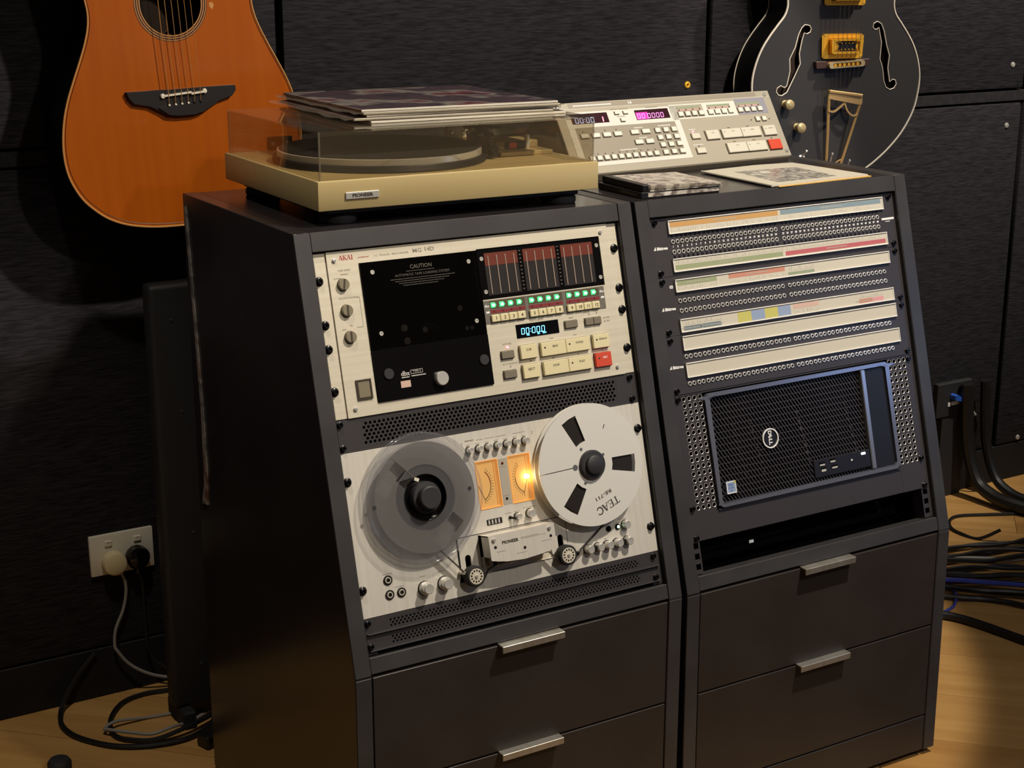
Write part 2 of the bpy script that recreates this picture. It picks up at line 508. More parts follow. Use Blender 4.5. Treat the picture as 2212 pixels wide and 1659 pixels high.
def hexplate(g, x0, x1, z0, z1, cols, rows, fr, y, rfac=0.40):
    """perforated sheet filling x0..x1, z0..z1 (hole area) inside frame fr=(X0,X1,Z0,Z1)"""
    px = (x1 - x0) / (cols + 0.5); pz = (z1 - z0) / rows
    bm = g.bm
    for r in range(-1, rows + 1):
        off = 0.5 if r % 2 else 0.0
        for c in range(-1, cols + 1):
            cx = x0 + (c + 0.5 + off) * px; cz = z0 + (r + 0.5) * pz
            hole = 0 <= r < rows and 0 <= c < cols
            hx = [(0, 2 / 3 * pz), (-px / 2, pz / 3), (-px / 2, -pz / 3), (0, -2 / 3 * pz), (px / 2, -pz / 3), (px / 2, pz / 3)]
            O = [bm.verts.new((cx + a, y, cz + b)) for a, b in hx]
            if not hole:
                bm.faces.new(O); continue
            rr = min(px, pz) * rfac
            I = [bm.verts.new((cx + rr * cos(pi / 2 + pi / 3 * k), y, cz + rr * sin(pi / 2 + pi / 3 * k))) for k in range(6)]
            J = [bm.verts.new((v.co.x, y + 1.4, v.co.z)) for v in I]
            for k in range(6):
                j = (k + 1) % 6
                bm.faces.new((O[k], O[j], I[j], I[k])); bm.faces.new((I[k], I[j], J[j], J[k]))
    X0, X1, Z0, Z1 = fr
    a, b, c, d = x0 - px * .15, x1 + px * .15, z0 - pz * .15, z1 + pz * .15
    for q in ((X0, a, Z0, Z1), (b, X1, Z0, Z1), (a, b, Z0, c), (a, b, d, Z1)):
        g.box(q[0], q[1], y - 0.25, y + 1.2, q[2], q[3])

# ================================================================== the room
def clip(poly, a, b, c):
    """keep a*x+b*y<=c"""
    o = []
    for i in range(len(poly)):
        p, q = poly[i], poly[(i + 1) % len(poly)]
        dp, dq = a * p[0] + b * p[1] - c, a * q[0] + b * q[1] - c
        if dp <= 0: o.append(p)
        if dp * dq < 0:
            t = dp / (dp - dq); o.append((p[0] + (q[0] - p[0]) * t, p[1] + (q[1] - p[1]) * t))
    return o


g = G(); g.box(-900, 2900, -1300, 800, -40, -13)
floor = struct(g, 'floor', 'seam_black')
PW, PL = 182.0, 1240.0
c45 = math.sqrt(0.5)
for r in range(-14, 16):
    for k in range(-3, 4):
        a0 = k * PL + (r * 397) % PL; b0 = r * PW
        q = []
        for a, b in ((a0 + .6, b0 + .6), (a0 + PL - .6, b0 + .6), (a0 + PL - .6, b0 + PW - .6), (a0 + .6, b0 + PW - .6)):
            q.append((900 + a * c45 + b * c45, -200 - a * c45 + b * c45))
        for h in ((-1, 0, 900), (1, 0, 2900), (0, -1, 1300), (0, 1, 790)):
            if len(q) > 2: q = clip(q, *h)
        if len(q) < 3: continue
        cx = sum(p[0] for p in q) / len(q); cy = sum(p[1] for p in q) / len(q)
        g = G(); g.prism([(p[0] - cx, p[1] - cy) for p in q], -13, 0, 'xy').xf(Matrix.Rotation(pi / 4, 4, 'Z'))
        o = part(g, 'floorboard', 'floor_wood' if (r * 3 + k) % 3 else 'floor_wood_dark', floor)
        o.location = (cx * S, cy * S, 0); o.rotation_euler = (0, 0, -pi / 4)

g = G(); g.box(-900, 2900, 800, 850, 0, 2500)
wall = struct(g, 'wall_back', 'seam_black')
for x0, x1 in ((-675, 285.5), (298.5, 1252), (1266, 2230.5), (2245.5, 2895)):
    for z0, z1 in ((101, 983), (1019, 2480)):
        g = G(); g.box(x0 - (x0 + x1) / 2, x1 - (x0 + x1) / 2, -11, 11, z0 - (z0 + z1) / 2, z1 - (z0 + z1) / 2, b=4, seg=2)
        o = part(g, 'acoustic_panel', 'fabric', wall)
        o.location = Vector(((x0 + x1) / 2, 789, (z0 + z1) / 2)) * S
for x0, x1 in ((-890, 285.5), (298.5, 1252), (1266, 2893)):
    g = G(); g.box(x0, x1, 783, 800, 987.5, 1013.5, b=1.5)
    part(g, 'batten', 'fabric_strip', wall)
g = G(); g.box(-890, 2893, 780, 800, 0, 97, b=2)
struct(g, 'baseboard_back', 'baseboard')
g = G(); g.lathe([(2.2, 0), (2.2, 2.4), (4.5, 3.2), (7, 2.2), (7.4, 0)], (1205, 778, 1067), seg=20)
part(g, 'eyelet', 'brass_gold', wall, 'small brass eyelet in a fabric panel')
for x, z in ((2187, 1075), (2183, 930), (2326, 111)):
    g = G(); g.lathe([(7, 0), (6, 2.4), (3, 3.6), (1.2, 3.8), (1, 2.6), (0, 2.6)], (x, 778, z), seg=14)
    part(g, 'panel_screw', 'chrome', wall)


# ================================================================== the two rack cabinets
def bev(g, o, seg=1):
    bmesh.ops.bevel(g.bm, geom=list(g.bm.edges), offset=o, segments=seg, profile=0.5, affect='EDGES'); return g


def make_rack(mx, label):
    t = thing('rack_cabinet', label, 'cabinet', mx @ TR(241.3, 130, -FZ), 'rack cabinets')
    off = Matrix.Translation((-241.3, -130, FZ)); offs = off @ SLOPE
    prof = [(-0.3, 28.9), (420.5, 28.9), (420.5, -943), (-154.7, -943), (-154.7, -542.3)]
    for x0, x1 in ((-27.1, -3.35), (485.95, 509.7)):
        g = G(); g.prism(prof, x0, x1, 'yz'); bev(g, 1.0); part(g.xf(off), 'side_panel', 'frame_black' if x0 > 0 else 'laminate', t)
        # front edging strip of the side panel, sloped and upright pieces
        e0, e1 = x0 + .4, x1 - .4
        g = G(); g.box(e0, e1, -8.6, -7.4, -562.8, 27.0, b=.3); part(g.xf(offs), 'edge_strip', 'frame_black', t)
        g = G(); g.box(e0, e1, -155.4, -154.5, -942.5, -544.5, b=.3); part(g.xf(off), 'edge_strip', 'frame_black', t)
    g = G(); g.box(-2.4, 485.0, 1.5, 419, 9, 28.3, b=.8); part(g.xf(off), 'top_panel', 'laminate', t)
    g = G(); g.box(-3.3, 485.9, 404, 419, -930, 8.5); part(g.xf(off), 'back_panel', 'void_black', t)
    g = G(); g.box(-3.3, 485.9, -130, 404, -930, -912); part(g.xf(off), 'bottom_panel', 'void_black', t)
    g = G(); g.box(-3.2, 485.8, -100, 404, -566, -550); part(g.xf(off), 'shelf', 'void_black', t)
    g = G(); g.box(-3.0, 485.6, -7.6, 14, 1.6, 27.4, b=.8); part(g.xf(offs), 'upper_rail', 'frame_black', t)
    g = G(); g.box(-3.0, 485.6, -7.6, 22, -561.6, -539.5, b=.8); part(g.xf(offs), 'lower_rail', 'frame_black', t)
    for x0, x1, cx in ((-3.2, 14.5, 7.0), (468.1, 485.8, 475.6)):
        holes = [[(cx - 4.6, -v - 4.4), (cx + 4.6, -v - 4.4), (cx + 4.6, -v + 4.4), (cx - 4.6, -v + 4.4)] for v in (451.5, 467.3, 483.2, 495.3, 511.2, 527.0)]
        g = G(); g.plate([[(x0, -538), (x1, -538), (x1, 1), (x0, 1)]] + holes, 3.2, 1.4)
        xe = x1 if x0 < 0 else x0
        g.box(min(xe, xe + (-1.6 if x0 < 0 else 1.6)), max(xe, xe + (-1.6 if x0 < 0 else 1.6)), 1.5, 24, -538, 1)
        part(g.xf(offs), 'rack_rail', 'black_metal', t)
    for z0, z1, nm in ((-708.0, -545.2, 'drawer'), (-875.0, -711.0, 'drawer'), (-942.0, -878.0, 'plinth')):
        g = G(); g.box(-1.4, 484.0, -154.4, -136.5, z0, z1, b=.7); d = part(g.xf(off), nm, 'drawer_black', t)
        if nm == 'drawer':
            g = G()
            g.prism([(-168, z1 + 3.2), (-150, z1 + 3.2), (-150, z1 + 1.2), (-165.8, z1 + 1.2), (-165.8, z1 - 6.8), (-168, z1 - 6.8)], 191.5, 294, 'yz'); bev(g, .5)
            part(g.xf(off), 'handle', 'handle_metal', d)
    for x, y in ((0, -130), (482, -130), (0, 390), (482, 390)):
        g = G(); g.cyl(16, 9 + (5 if x > 100 and 'right' in label else 0), (x, y, -942), (0, 0, -1), 16); part(g.xf(off), 'foot', 'rubber', t)
    return t


make_rack(ML_UP, 'black sloped rack cabinet under the turntable, on the left, with two tape machines')
make_rack(MR_UP, 'black sloped rack cabinet on the right, with patch panels and a computer')


def screws(t, pts, me=ME_SCREW, y=0.0, name='rack_screw'):
    for u, v in pts: inst(me, name, t, (u, y, v))


def dash(g, u0, v, u1, h, y):
    """a worn line of fine print too small to read"""
    u = u0
    while u < u1 - .3:
        w = min(random.uniform(1.0, 2.6), u1 - u); g.box(u, u + w, y - .12, y, v - h / 2, v + h / 2); u += w + random.uniform(.35, .8)


# ================================================================== cassette multitrack recorder (left rack, top)
def recorder():
    t = thing('tape_recorder', 'cream faced twelve-track cassette recorder with black smoked door, in the left rack', 'tape recorder', ML @ TR(0, 0, -221.5))
    H = 221.5
    def V(v): return H - v
    for x0, x1 in ((0, 17.2), (465.6, W19)):
        g = G(); g.box(x0, x1, 0, 3, 0, H, b=.5); part(g, 'ear', 'alu_warm', t)
    g = G()
    # faceplate with cut-outs for the door and the meter window
    door = [(63, V(206.8)), (243.6, V(206.8)), (243.6, V(18.4)), (63, V(18.4))]
    meter = [(243.6, V(88.4)), (450, V(88.4)), (450, V(17)), (243.6, V(17)), (243.6, V(18.4)), (63, V(18.4)), (63, V(206.8)), (243.6, V(206.8))]
    g.plate([[(17.8, 0), (465, 0), (465, H), (17.8, H)], meter], 3, -2.2); part(g, 'faceplate', 'alu_warm', t)
    g = G(); g.box(30, 455, 3.4, 260, 4, H - 4); part(g, 'chassis', 'black_metal', t)
    # tape mechanism behind the smoked window
    g = G(); g.box(63, 243.4, 2.6, 3.3, V(206.6), V(18.6)); part(g, 'mechanism_plate', 'black_plastic', t)
    g = G()
    for u, v, r in ((118, 112, 5), (149, 118, 4), (120, 130, 5), (214, 124, 3), (222, 124, 3), (204, 141, 3), (212, 141, 3), (209, 155, 3.4), (207, 95, 4)):
        g.cyl(r, 4, (u, 2.6, V(v)), seg=14)
    g.box(146, 176, -.2, 2.6, V(121), V(110), b=1, m=Matrix.Translation((161, 0, V(115))) @ Matrix.Rotation(rad(24), 4, 'Y') @ Matrix.Translation((-161, 0, -V(115))))
    g.box(92, 106, .6, 2.6, V(133), V(130)); g.box(128, 144, .2, 2.6, V(134), V(130.5))
    part(g, 'tape_mechanism', 'pc_silver', t, 'dull metal tape guides behind the smoked window')
    g = G(); g.box(96, 214, 1.9, 2.7, V(57), V(22)); part(g, 'caution_label', 'print_dark', t)
    g = G(); g.plate([[(63.6, V(135.6)), (243, V(134.8)), (243, V(19)), (63.6, V(19))]], -1.2, -4.2); bev(g, .4)
    part(g, 'smoked_window', 'smoked', t)
    g = G(); g.plate([[(64.2, V(206.2)), (243, V(206.2)), (243, V(136)), (63.8, V(136.8))]], 1, -4.6); d = part(g, 'cassette_door', 'black_gloss', t)
    for u in (83.6, 231.7):
        g = G(); g.cyl(7.4, 2.2, (u, -4.4, V(170.6)), seg=22, c=.5); part(g, 'door_button', 'dark_rubber', d)
    g = G(); g.lathe([(9.6, 0), (9.6, 7), (8.6, 8.2), (0, 8.0)], (160.4, -4, V(187)), seg=28); part(g, 'capstan_cap', 'silver', d)
    g = G(); g.text('dbx', 6.4, 108.2, V(173.4), -4.75, bold=.25); g.box(102, 114, -4.9, -4.6, V(179), V(177.6)); g.box(117, 139, -4.9, -4.6, V(178.4), V(177)); 
    g.plate([[(116.5, V(175)), (135, V(175)), (135, V(169.5)), (116.5, V(169.5))], [(117.1, V(174.4)), (134.4, V(174.4)), (134.4, V(170.1)), (117.1, V(170.1))]], -4.6, -4.85); g.text('TYPE II', 3.0, 125.8, V(172.2), -4.75)
    part(g, 'lettering', 'print_light', d)
    g = G(); g.box(99.6, 114.6, -4.9, -4.6, V(192), V(182.9), b=.1); part(g, 'sticker', 'lab_rose', d, 'small pinkish sticker')
    g = G(); g.text('CAUTION', 5.4, 154, V(31), -4.3, bold=.12); dash(g, 131, V(36.3), 174, .8, -4.2)
    g.text('AUTOMATIC TAPE LOADING SYSTEM', 3.6, 155, V(41.2), -4.3)
    for k in range(4): dash(g, 106 + 6 * k, V(46 + 3 * k), 205 - 9 * k, .9, -4.2)
    part(g, 'lettering', 'print_dim', t, 'grey warning print on the window')
    for u, v in ((80.4, 32.7), (228.3, 32.6), (81.2, 115.7), (228.6, 115.7)): inst(ME_RING, 'ring_screw', t, (u, -4.2, V(v)))
    # meters
    g = G(); g.box(244.4, 449.4, -.2, 3, V(88.2), V(17.2)); part(g, 'meter_bezel', 'black_gloss', t)
    for u, v in ((251.3, 31), (251.6, 77.6), (445, 30), (445.2, 76.6)): inst(ME_RING, 'ring_screw', t, (u, -.2, V(v)))
    for k, (a, b, c) in enumerate(((255.5, 310, 261.5), (318.5, 373.5, 324.3), (382, 437, 387.4))):
        g = G(); g.box(a, b, -.8, 0, V(83), V(23.6)); mt = part(g, 'level_meter', 'meter_dark', t)
        g = G(); g.box(a + .2, b - .2, -1.1, -.7, V(41.5), V(23.8)); part(g, 'peak_zone', 'meter_red', mt, 'dark red upper third of the meter')
        for i in range(4):
            g = G(); g.box(c + 14.05 * i - .8, c + 14.05 * i + .8, -1.7, -.8, V(81.4), V(27.4), b=.2); part(g, 'level_bar', 'meter_bar', mt)
    g = G()
    for u in (314.3, 377.8):
        for i in range(11): g.box(u - 1.4, u + 1.4, -.4, -.15, V(80 - 5.4 * i), V(78.4 - 5.4 * i))
    part(g, 'meter_scale', 'print_dim', t)
    # channel strip
    g = G(); g.box(243.4, 446.6, -3.0, -2.0, V(122.4), V(89.8), b=.2); ch = part(g, 'channel_panel', 'sub_grey', t)
    n = 0
    for gi, u0 in enumerate((260.6, 323.6, 386.9)):
        g = G(); g.box(u0 - 7.2, u0 + 50, -3.35, -2.9, V(108.6), V(103.6)); part(g, 'record_strip', 'red_strip', ch)
        g = G(); g.box(u0 - 7.2, u0 + 50, -3.25, -2.9, V(102.2), V(91)); part(g, 'indicator_strip', 'key_dark_edge', ch)
        for i in range(4):
            u = u0 + 14.12 * i - 1.6; n += 1
            g = G(); g.plate([[(u - 4, V(100.2)), (u + 2, V(100.2)), (u + 4.4, V(96.9)), (u + 2, V(93.4)), (u - 4, V(93.4))]], -2.9, -3.8); led = part(g, 'indicator_light', 'led_green', ch)
            g = G(); g.box(u - 2, u + 2, -4.0, -3.7, V(98.6), V(95.2)); part(g, 'glow_core', 'led_green_core', led)
            g = G(); g.box(u - 1, u + 1, -3.5, -3.3, V(107.2), V(105)); part(g, 'record_light', 'led_red_off', ch)
            g = G(); g.box(u - 6.7, u + 6.7, -6.6, -2.8, V(120.9), V(110.4), b=1.0); key = part(g, 'track_key', 'key_cream', ch)
            g = G(); g.text(str(n), 4.6, u + .6, V(115.7), -6.7, bold=.12); part(g, 'lettering', 'print_dark', key)
    g = G()
    for u, v in ((248.3, 97.5), (441.8, 97.2)): g.text('dbx', 3.6, u, V(v), -3.1, bold=.12)
    for u, v in ((249, 106.3), (442.4, 105.8)): g.box(u - 2.8, u + 2.8, -3.2, -2.9, V(v + 1.4), V(v - 1.4))
    part(g, 'lettering', 'print_white', ch)
    # counter display
    g = G(); g.box(290.6, 361.4, -3.0, -1.8, V(148.2), V(128.9), b=.2); dp = part(g, 'counter_display', 'display_black', t)
    g = G(); x = 298.6
    for chh in '00:00.0':
        if chh == ':':
            g.box(x - .2, x + .9, -3.2, -3, V(141), V(139.9)); g.box(x, x + 1.1, -3.2, -3, V(137.6), V(136.5)); x += 2.6
        elif chh == '.':
            g.box(x - 1.2, x - .3, -3.2, -3, V(143.2), V(142.2)); x += .6
        else:
            seg7(g, chh, x, V(143), 4.6, 8, -3.05, .85); x += 7.6
    g.text('MIN', 1.9, 309, V(145.2), -3.1); g.text('SEC', 1.9, 326.5, V(145.2), -3.1); g.text('STOP', 1.9, 336.5, V(145), -3.1, bold=.05)
    part(g, 'digits', 'digit_cyan', dp)
    # keys
    def key(u0, u1, v0, v1, h, mname, parent=t, name='key', txt=None, dot=False, tz=.36, ts=3.2):
        du = -.45 * (2.2 + h); u0 += du; u1 += du
        g = G(); g.box(u0 - .5, u1 + .5, -2.5, -2.1, V(v1 + .6), V(v0 - .5)); fr = part(g, 'key_well', 'key_dark_edge', parent)
        g = G(); g.box(u0, u1, -2.2 - h, -2.2, V(v1), V(v0), b=.7); k = part(g, name, mname, parent)
        g = G(); q = False
        if txt: g.text(txt, ts, (u0 + u1) / 2 + (3 if dot else 0), V(v0 + (v1 - v0) * tz), -2.25 - h, bold=.06); q = True
        if q: part(g, 'lettering', 'print_white' if mname == 'key_red' else 'print_dark', k)
        else: g.bm.free()
        if dot:
            g = G(); g.cyl(1.4, .3, (u0 + 6, -2.15 - h, V(v0 + (v1 - v0) * .38)), seg=12); part(g, 'key_light', 'print_dark', k)
        return k
    key(294, 321, 158.7, 178.2, 5.5, 'key_cream', txt='CUE', name='transport_key')
    key(328.3, 369.6, 159, 178.6, 5.5, 'key_cream', txt='REW', dot=True, name='transport_key'); key(370.1, 410.4, 159, 178.4, 5.5, 'key_cream', txt='F.FWD', dot=True, name='transport_key')
    key(417.2, 444.8, 158.4, 178.6, 5.5, 'key_cream', txt='SEARCH', dot=True, name='transport_key', ts=2.7)
    key(294.4, 321.4, 186.3, 206, 5.5, 'key_cream', txt='EJECT', name='transport_key')
    key(328.5, 370.2, 186.4, 206, 5.5, 'key_cream', txt='STOP', name='transport_key'); key(370.7, 410.4, 186.2, 206, 5.5, 'key_cream', txt='PLAY', dot=True, name='transport_key')
    key(417.3, 445, 185.4, 206, 5.5, 'key_red', txt='REC', dot=True, name='transport_key')
    key(374, 395.2, 133.2, 143.6, 4, 'key_grey'); key(408.8, 422.4, 133.2, 143.6, 4, 'key_grey'); key(422.9, 436.4, 133.2, 143.6, 4, 'key_grey')
    key(263.2, 283.8, 163.2, 173.8, 4, 'key_grey'); key(263.4, 284, 190.6, 201.6, 4, 'key_grey')
    g = G(); g.cyl(1.7, 1.2, (272.7, -2.2, V(158.2)), seg=12, c=.4); part(g, 'record_ready_light', 'led_red', t)
    g = G()
    for u, v in ((274, 185.6), (415.6, 127.6), (429, 127.2), (440.8, 136), (441, 141), (431, 181.6)): g.cyl(1.1, .5, (u, -2.1, V(v)), seg=10)
    g.text('14D', 5.6, 171, V(9.4), -2.3, bold=.18, sx=1.2)
    g.text('AUTO MONITOR', 2.3, 273.6, V(181.6), -2.3); g.text('AUTO REC', 2.3, 273, V(153.6), -2.3); g.text('RESET', 2.3, 384.4, V(129.6), -2.3); g.text('TIME COUNTER', 2.3, 326, V(126), -2.3)
    g.text('TAPE', 2.3, 446.6, V(136), -2.3); g.text('TIME', 2.3, 446.8, V(141), -2.3); g.text('CONTROL', 2.0, 410, V(125), -2.3); g.text('TIME', 2.0, 428, V(124.6), -2.3)
    g.box(344, 350, -2.35, -2.2, V(155.4), V(154)); g.box(384, 390, -2.35, -2.2, V(155), V(153.8)); g.box(344, 347.6, -2.35, -2.2, V(183.6), V(181.4)); g.prism([(387, V(184)), (390.5, V(182.5)), (387, V(181))], -2.35, -2.2); g.prism([(305, V(183)), (311, V(183)), (308, V(180))], -2.35, -2.2)
    g.text('TAPE SPEED', 2.6, 40.8, V(25.9), -2.3); g.text('NORMAL', 2.0, 40.5, V(31.2), -2.3); g.text('DOUBLE', 2.0, 29.5, V(36), -2.3)
    g.text('PITCH CONTROL', 2.6, 42, V(62.8), -2.3); g.text('FIX', 2.2, 40.5, V(99.8), -2.3); g.text('EXT', 2.4, 29.8, V(104.2), -2.3); g.box(48, 58, -2.35, -2.2, V(103.4), V(102.6)); g.box(57.4, 58, -2.35, -2.2, V(102.6), V(63)); g.box(53, 58, -2.35, -2.2, V(63.4), V(62.8))
    part(g, 'lettering', 'print_grey', t)
    g = G(); serif(g, 'AKAI', 35.5, V(12.4), 6.4, -2.2, rot=0.0); part(g, 'lettering', 'print_red', t, 'red maker name')
    g = G(); g.text('professional', 2.4, 71, V(10.6), -2.3, shear=.3); part(g, 'lettering', 'print_red', t)
    g = G(); g.text('12  TRACK  RECORDER', 2.5, 113, V(10.8), -2.3, sx=1.45); g.text('MG', 5.6, 152.5, V(9.8), -2.3, bold=.1, sx=1.25); part(g, 'lettering', 'print_grey', t)
    # rotary knobs
    for v, a in ((44.4, -12), (79.3, -4), (114.6, -3)):
        g = G(); g.cyl(8.5, .5, (36.2, -2.1, V(v)), seg=28); k = part(g, 'knob', 'knob_line', t)
        g = G(); g.lathe([(8.0, 0), (7.8, 4.6), (7.1, 5.3), (0, 5.3)], (36.2, -2.4, V(v)), seg=28); part(g, 'knob_cap', 'knob_brown', k)
        g = G(); g.box(-1.2, 1.2, -8.1, -7.5, -7, 7.2, m=Matrix.Translation((36.2, 0, V(v))) @ Matrix.Rotation(rad(-a), 4, 'Y')); part(g, 'pointer', 'knob_line', k)
    # power switch
    g = G(); g.plate([[(34.8, V(199.4)), (56.9, V(199.4)), (56.9, V(172.6)), (34.8, V(172.6))], [(37, V(197.4)), (54.8, V(197.4)), (54.8, V(174.8)), (37, V(174.8))]], -2, -4.4); sw = part(g, 'power_switch', 'knob_line', t)
    g = G(); g.box(37.3, 54.5, -3.8, -1.9, V(197.1), V(175.1), b=.5); part(g, 'rocker', 'knob_brown', sw)
    for u, v in ((28.2, 11.7), (453.4, 11.7), (29.6, 210.4), (452.8, 209.6)): inst(ME_PSC, 'panel_screw', t, (u, -2.2, V(v)))
    screws(t, [(3.6, V(v)) for v in (37, 95.3, 127.4, 184)] + [(475.4, V(v)) for v in (37, 95.3, 127.4, 184)])


recorder()


# ================================================================== perforated vent panels
def vent(v0, h, z0, z1, rows, cols, scr, label):
    t = thing('vent_panel', label, 'vent panel', ML @ TR(0, 0, -(v0 + h)), 'vent panels')
    g = G(); hexplate(g, 36, 446.5, h - (z1 - v0), h - (z0 - v0), cols, rows, (0.4, 482.2, 0.3, h - .3), 0.6, 0.455)
    part(g, 'perforated_sheet', 'black_metal', t)
    g = G(); g.box(2, 480, -4.2 if h < 30 else -.4, 0.6, 0.2, 1.6, b=.2); part(g, 'folded_lip', 'black_metal', t)
    for v in scr:
        inst(ME_SCREW_S, 'rack_screw', t, (4.6, .3, h - (v - v0))); inst(ME_SCREW_S, 'rack_screw', t, (472.6, .3, h - (v - v0)))


vent(222.25, 44.2, 228.6, 259.2, 6, 61, (228, 259.6), 'black perforated vent panel, tallest of three, between the recorder and the reel deck')
vent(488.95, 22.1, 495.2, 506.2, 3, 68, (495,), 'narrow black perforated vent panel directly below the reel deck')
vent(511.3, 22.1, 517.6, 528.4, 3, 68, (526.4,), 'lowest narrow black perforated vent panel, just above the drawers')


# ================================================================== reel-to-reel deck (left rack, middle)
D0 = 266.7; DH = 222.0
MD = ML @ TR(0, 0, -(D0 + DH))


def Vd(v): return DH - (v - D0)


def deck():
    t = thing('reel_deck', 'silver open-reel tape deck with glowing amber level meters, in the left rack', 'tape deck', MD)
    V = Vd
    head = [(187, V(464)), (302.2, V(464)), (302.2, V(410)), (187, V(410))]
    slotL = circ(167, V(438.5), 4.6, 10, 0, pi) + [(162.4, V(454)), (171.6, V(454))]
    slotR = circ(318.2, V(438.5), 4.6, 10, 0, pi) + [(313.6, V(456)), (322.8, V(456))]
    vus = [[(197, V(377)), (233, V(377)), (233, V(309.6)), (197, V(309.6))], [(249.4, V(377)), (285.6, V(377)), (285.6, V(309.6)), (249.4, V(309.6))]]
    g = G(); g.plate([[(0, 0.2), (W19, 0.2), (W19, DH), (0, DH)], head, slotL, slotR] + vus, 3, 0); part(g, 'faceplate', 'alu_deck', t)
    g = G(); g.box(12, 470, 30, 240, 4, DH - 4); part(g, 'chassis', 'void_black', t)
    g = G(); g.box(234.6, 248, -.4, 0, V(376), V(311)); part(g, 'centre_strip', 'alu_grey', t)
    # seams of the lower cover plate
    g = G(); g.box(152.6, 330, -.12, 0, V(409.2), V(408.2)); g.box(152, 154, -1.0, 0, V(466), V(409)); g.box(329.6, 330.3, -.1, 0, V(448), V(409)); g.box(154, 302, -.12, 0, V(465.4), V(464.4)); g.box(150.5, 155.5, -2, 0, V(470), V(464))
    part(g, 'panel_seam', 'black_plastic', t)
    # level meters
    for k, (u0, u1) in enumerate(((197, 233), (249.4, 285.6))):
        v0, v1 = 309.6, 377
        g = G(); g.plate([[(u0, V(v1)), (u1, V(v1)), (u1, V(v0)), (u0, V(v0))], [(u0 + .8, V(v1 - .8)), (u1 - .8, V(v1 - .8)), (u1 - .8, V(v0 + .8)), (u0 + .8, V(v0 + .8))]], 8, -.8)
        mt = part(g, 'level_meter', 'dial_orange', t)
        g = G(); g.box(u0 + .5, u1 - .5, 2.4, 3.4, V(v1 - .5), V(v0 + .5)); part(g, 'dial', 'dial', mt, 'amber lit dial')
        g = G()
        fl_ = 1 if k else -1                     # the two meters mirror each other
        cu = u1 - 6 if k else u0 + 2.4
        def q(a_, r_): return cu - fl_ * r_ * cos(a_), V(343 + 1.15 * r_ * sin(a_))
        ang = [rad(-2 + 8.5 * i) for i in range(9)]
        for a0, a1 in zip(ang, ang[1:]): g.bar(*q(a0, 20), *q(a1, 20), .9, 2.4, 2.1)
        for i, a0 in enumerate([rad(-50 + 8.5 * i) for i in range(15)]): g.bar(*q(a0, 21.6), *q(a0, 24.6), .45, 2.4, 2.1)
        g.bar(cu, V(343), *q(rad(66), 22), .55, 1.9, 1.6)
        part(g, 'scale_and_needle', 'print_dark', mt)
        g = G()
        for a0, a1 in zip([rad(-50 + 12 * i) for i in range(4)], [rad(-38 + 12 * i) for i in range(4)]): g.bar(*q(a0, 20), *q(a1, 20), 1.3, 2.4, 2.1)
        part(g, 'peak_mark', 'print_red' if not k else 'dial_orange', mt)
        g = G(); g.box(u1 - 6.5, u1 - 5.6, 1.8, 2.4, V(v1 - 3), V(v0 + 2)); g.box(u1 - 3.6, u1 - 3, 1.8, 2.4, V(v1 - 2), V(v0 + 2)); part(g, 'inner_edge', 'dial_orange', mt)
        if k == 1:
            g = G(); g.lathe([(3.4, 0), (2.8, 1.0), (1.6, 1.6), (0, 1.8)], (cu, 2.3, V(343)), seg=18); part(g, 'lamp', 'dial_glow', mt, 'bright meter lamp')
            d = bpy.data.lights.new('meter_lamp', 'POINT'); d.energy = .03; d.color = (1, .66, .3); d.shadow_soft_size = .004
            lo = bpy.data.objects.new('meter_lamp', d); COL.objects.link(lo); lo.matrix_world = MD @ TR(cu, -4, V(343))
        g = G(); g.plate([[(u0 + .6, V(v1 - .6)), (u1 - .6, V(v1 - .6)), (u1 - .6, V(v0 + .6)), (u0 + .6, V(v0 + .6))]], 1.4, .8); part(g, 'glass', 'acrylic', mt)
    for v, mn in ((318, 'led_red_off'), (368, 'black_plastic')):
        g = G(); g.cyl(2.0, 1, (240.6, 0, V(v)), seg=14, c=.3); part(g, 'pilot_light', mn, t)
    # counter
    g = G(); g.plate([[(204, V(399.8)), (228.2, V(399.8)), (228.2, V(392)), (204, V(392))]], 0, -.8); ct = part(g, 'tape_counter', 'black_plastic', t)
    for i in range(4):
        g = G(); g.box(206 + 5.3 * i, 208.4 + 5.3 * i, -1.1, -.7, V(398.8), V(393)); part(g, 'digit_wheel', 'print_light', ct)
    # knobs
    def knob(u, v, r, L, base=0.0, nm='knob', mname='silver', col=True):
        g = G(); g.lathe([(r + .9, 0), (r + .9, .4), (r - .2, .5), (r - .2, 1.0), (0, 1.0)], (u, 0, V(v)), seg=20); k = part(g, nm, 'black_plastic', t)
        g = G(); g.lathe([(r - .3, 0), (r, .5), (r, L - .9), (r - .9, L), (r * .75, L - .05), (0, L - .35)], (u, -.9, V(v)), seg=24); part(g, 'knob_cap', mname, k)
    for i in range(7): knob(190.6 + 15.05 * i, 291.8, 4.7, 9)
    knob(253, 395.2, 4.7, 8); knob(273.6, 394.4, 6.0, 9)
    g = G(); g.cyl(2.4, 2, (241.4, 0, V(395.2)), seg=12); g.tube([(241.4, 0, V(395.2)), (243, -4, V(395.8)), (246.5, -9, V(396.8))], [1.6, 1.7, 2.1], 10); part(g, 'toggle_switch', 'black_plastic', t)
    for u, v in ((94.8, 465.4), (125, 464.8)):
        knob(u, v, 9.2, 6, nm='level_knob'); g = G(); g.lathe([(7.4, 0), (7.4, 8), (6.6, 9), (0, 8.6)], (u, -6.6, V(v)), seg=28); part(g, 'inner_knob', 'silver', t)
    # transport buttons
    for u in (360.6, 378.4, 394.6, 411.6, 429.6): knob(u, 463.3, 6.0, 11.5, nm='transport_button')
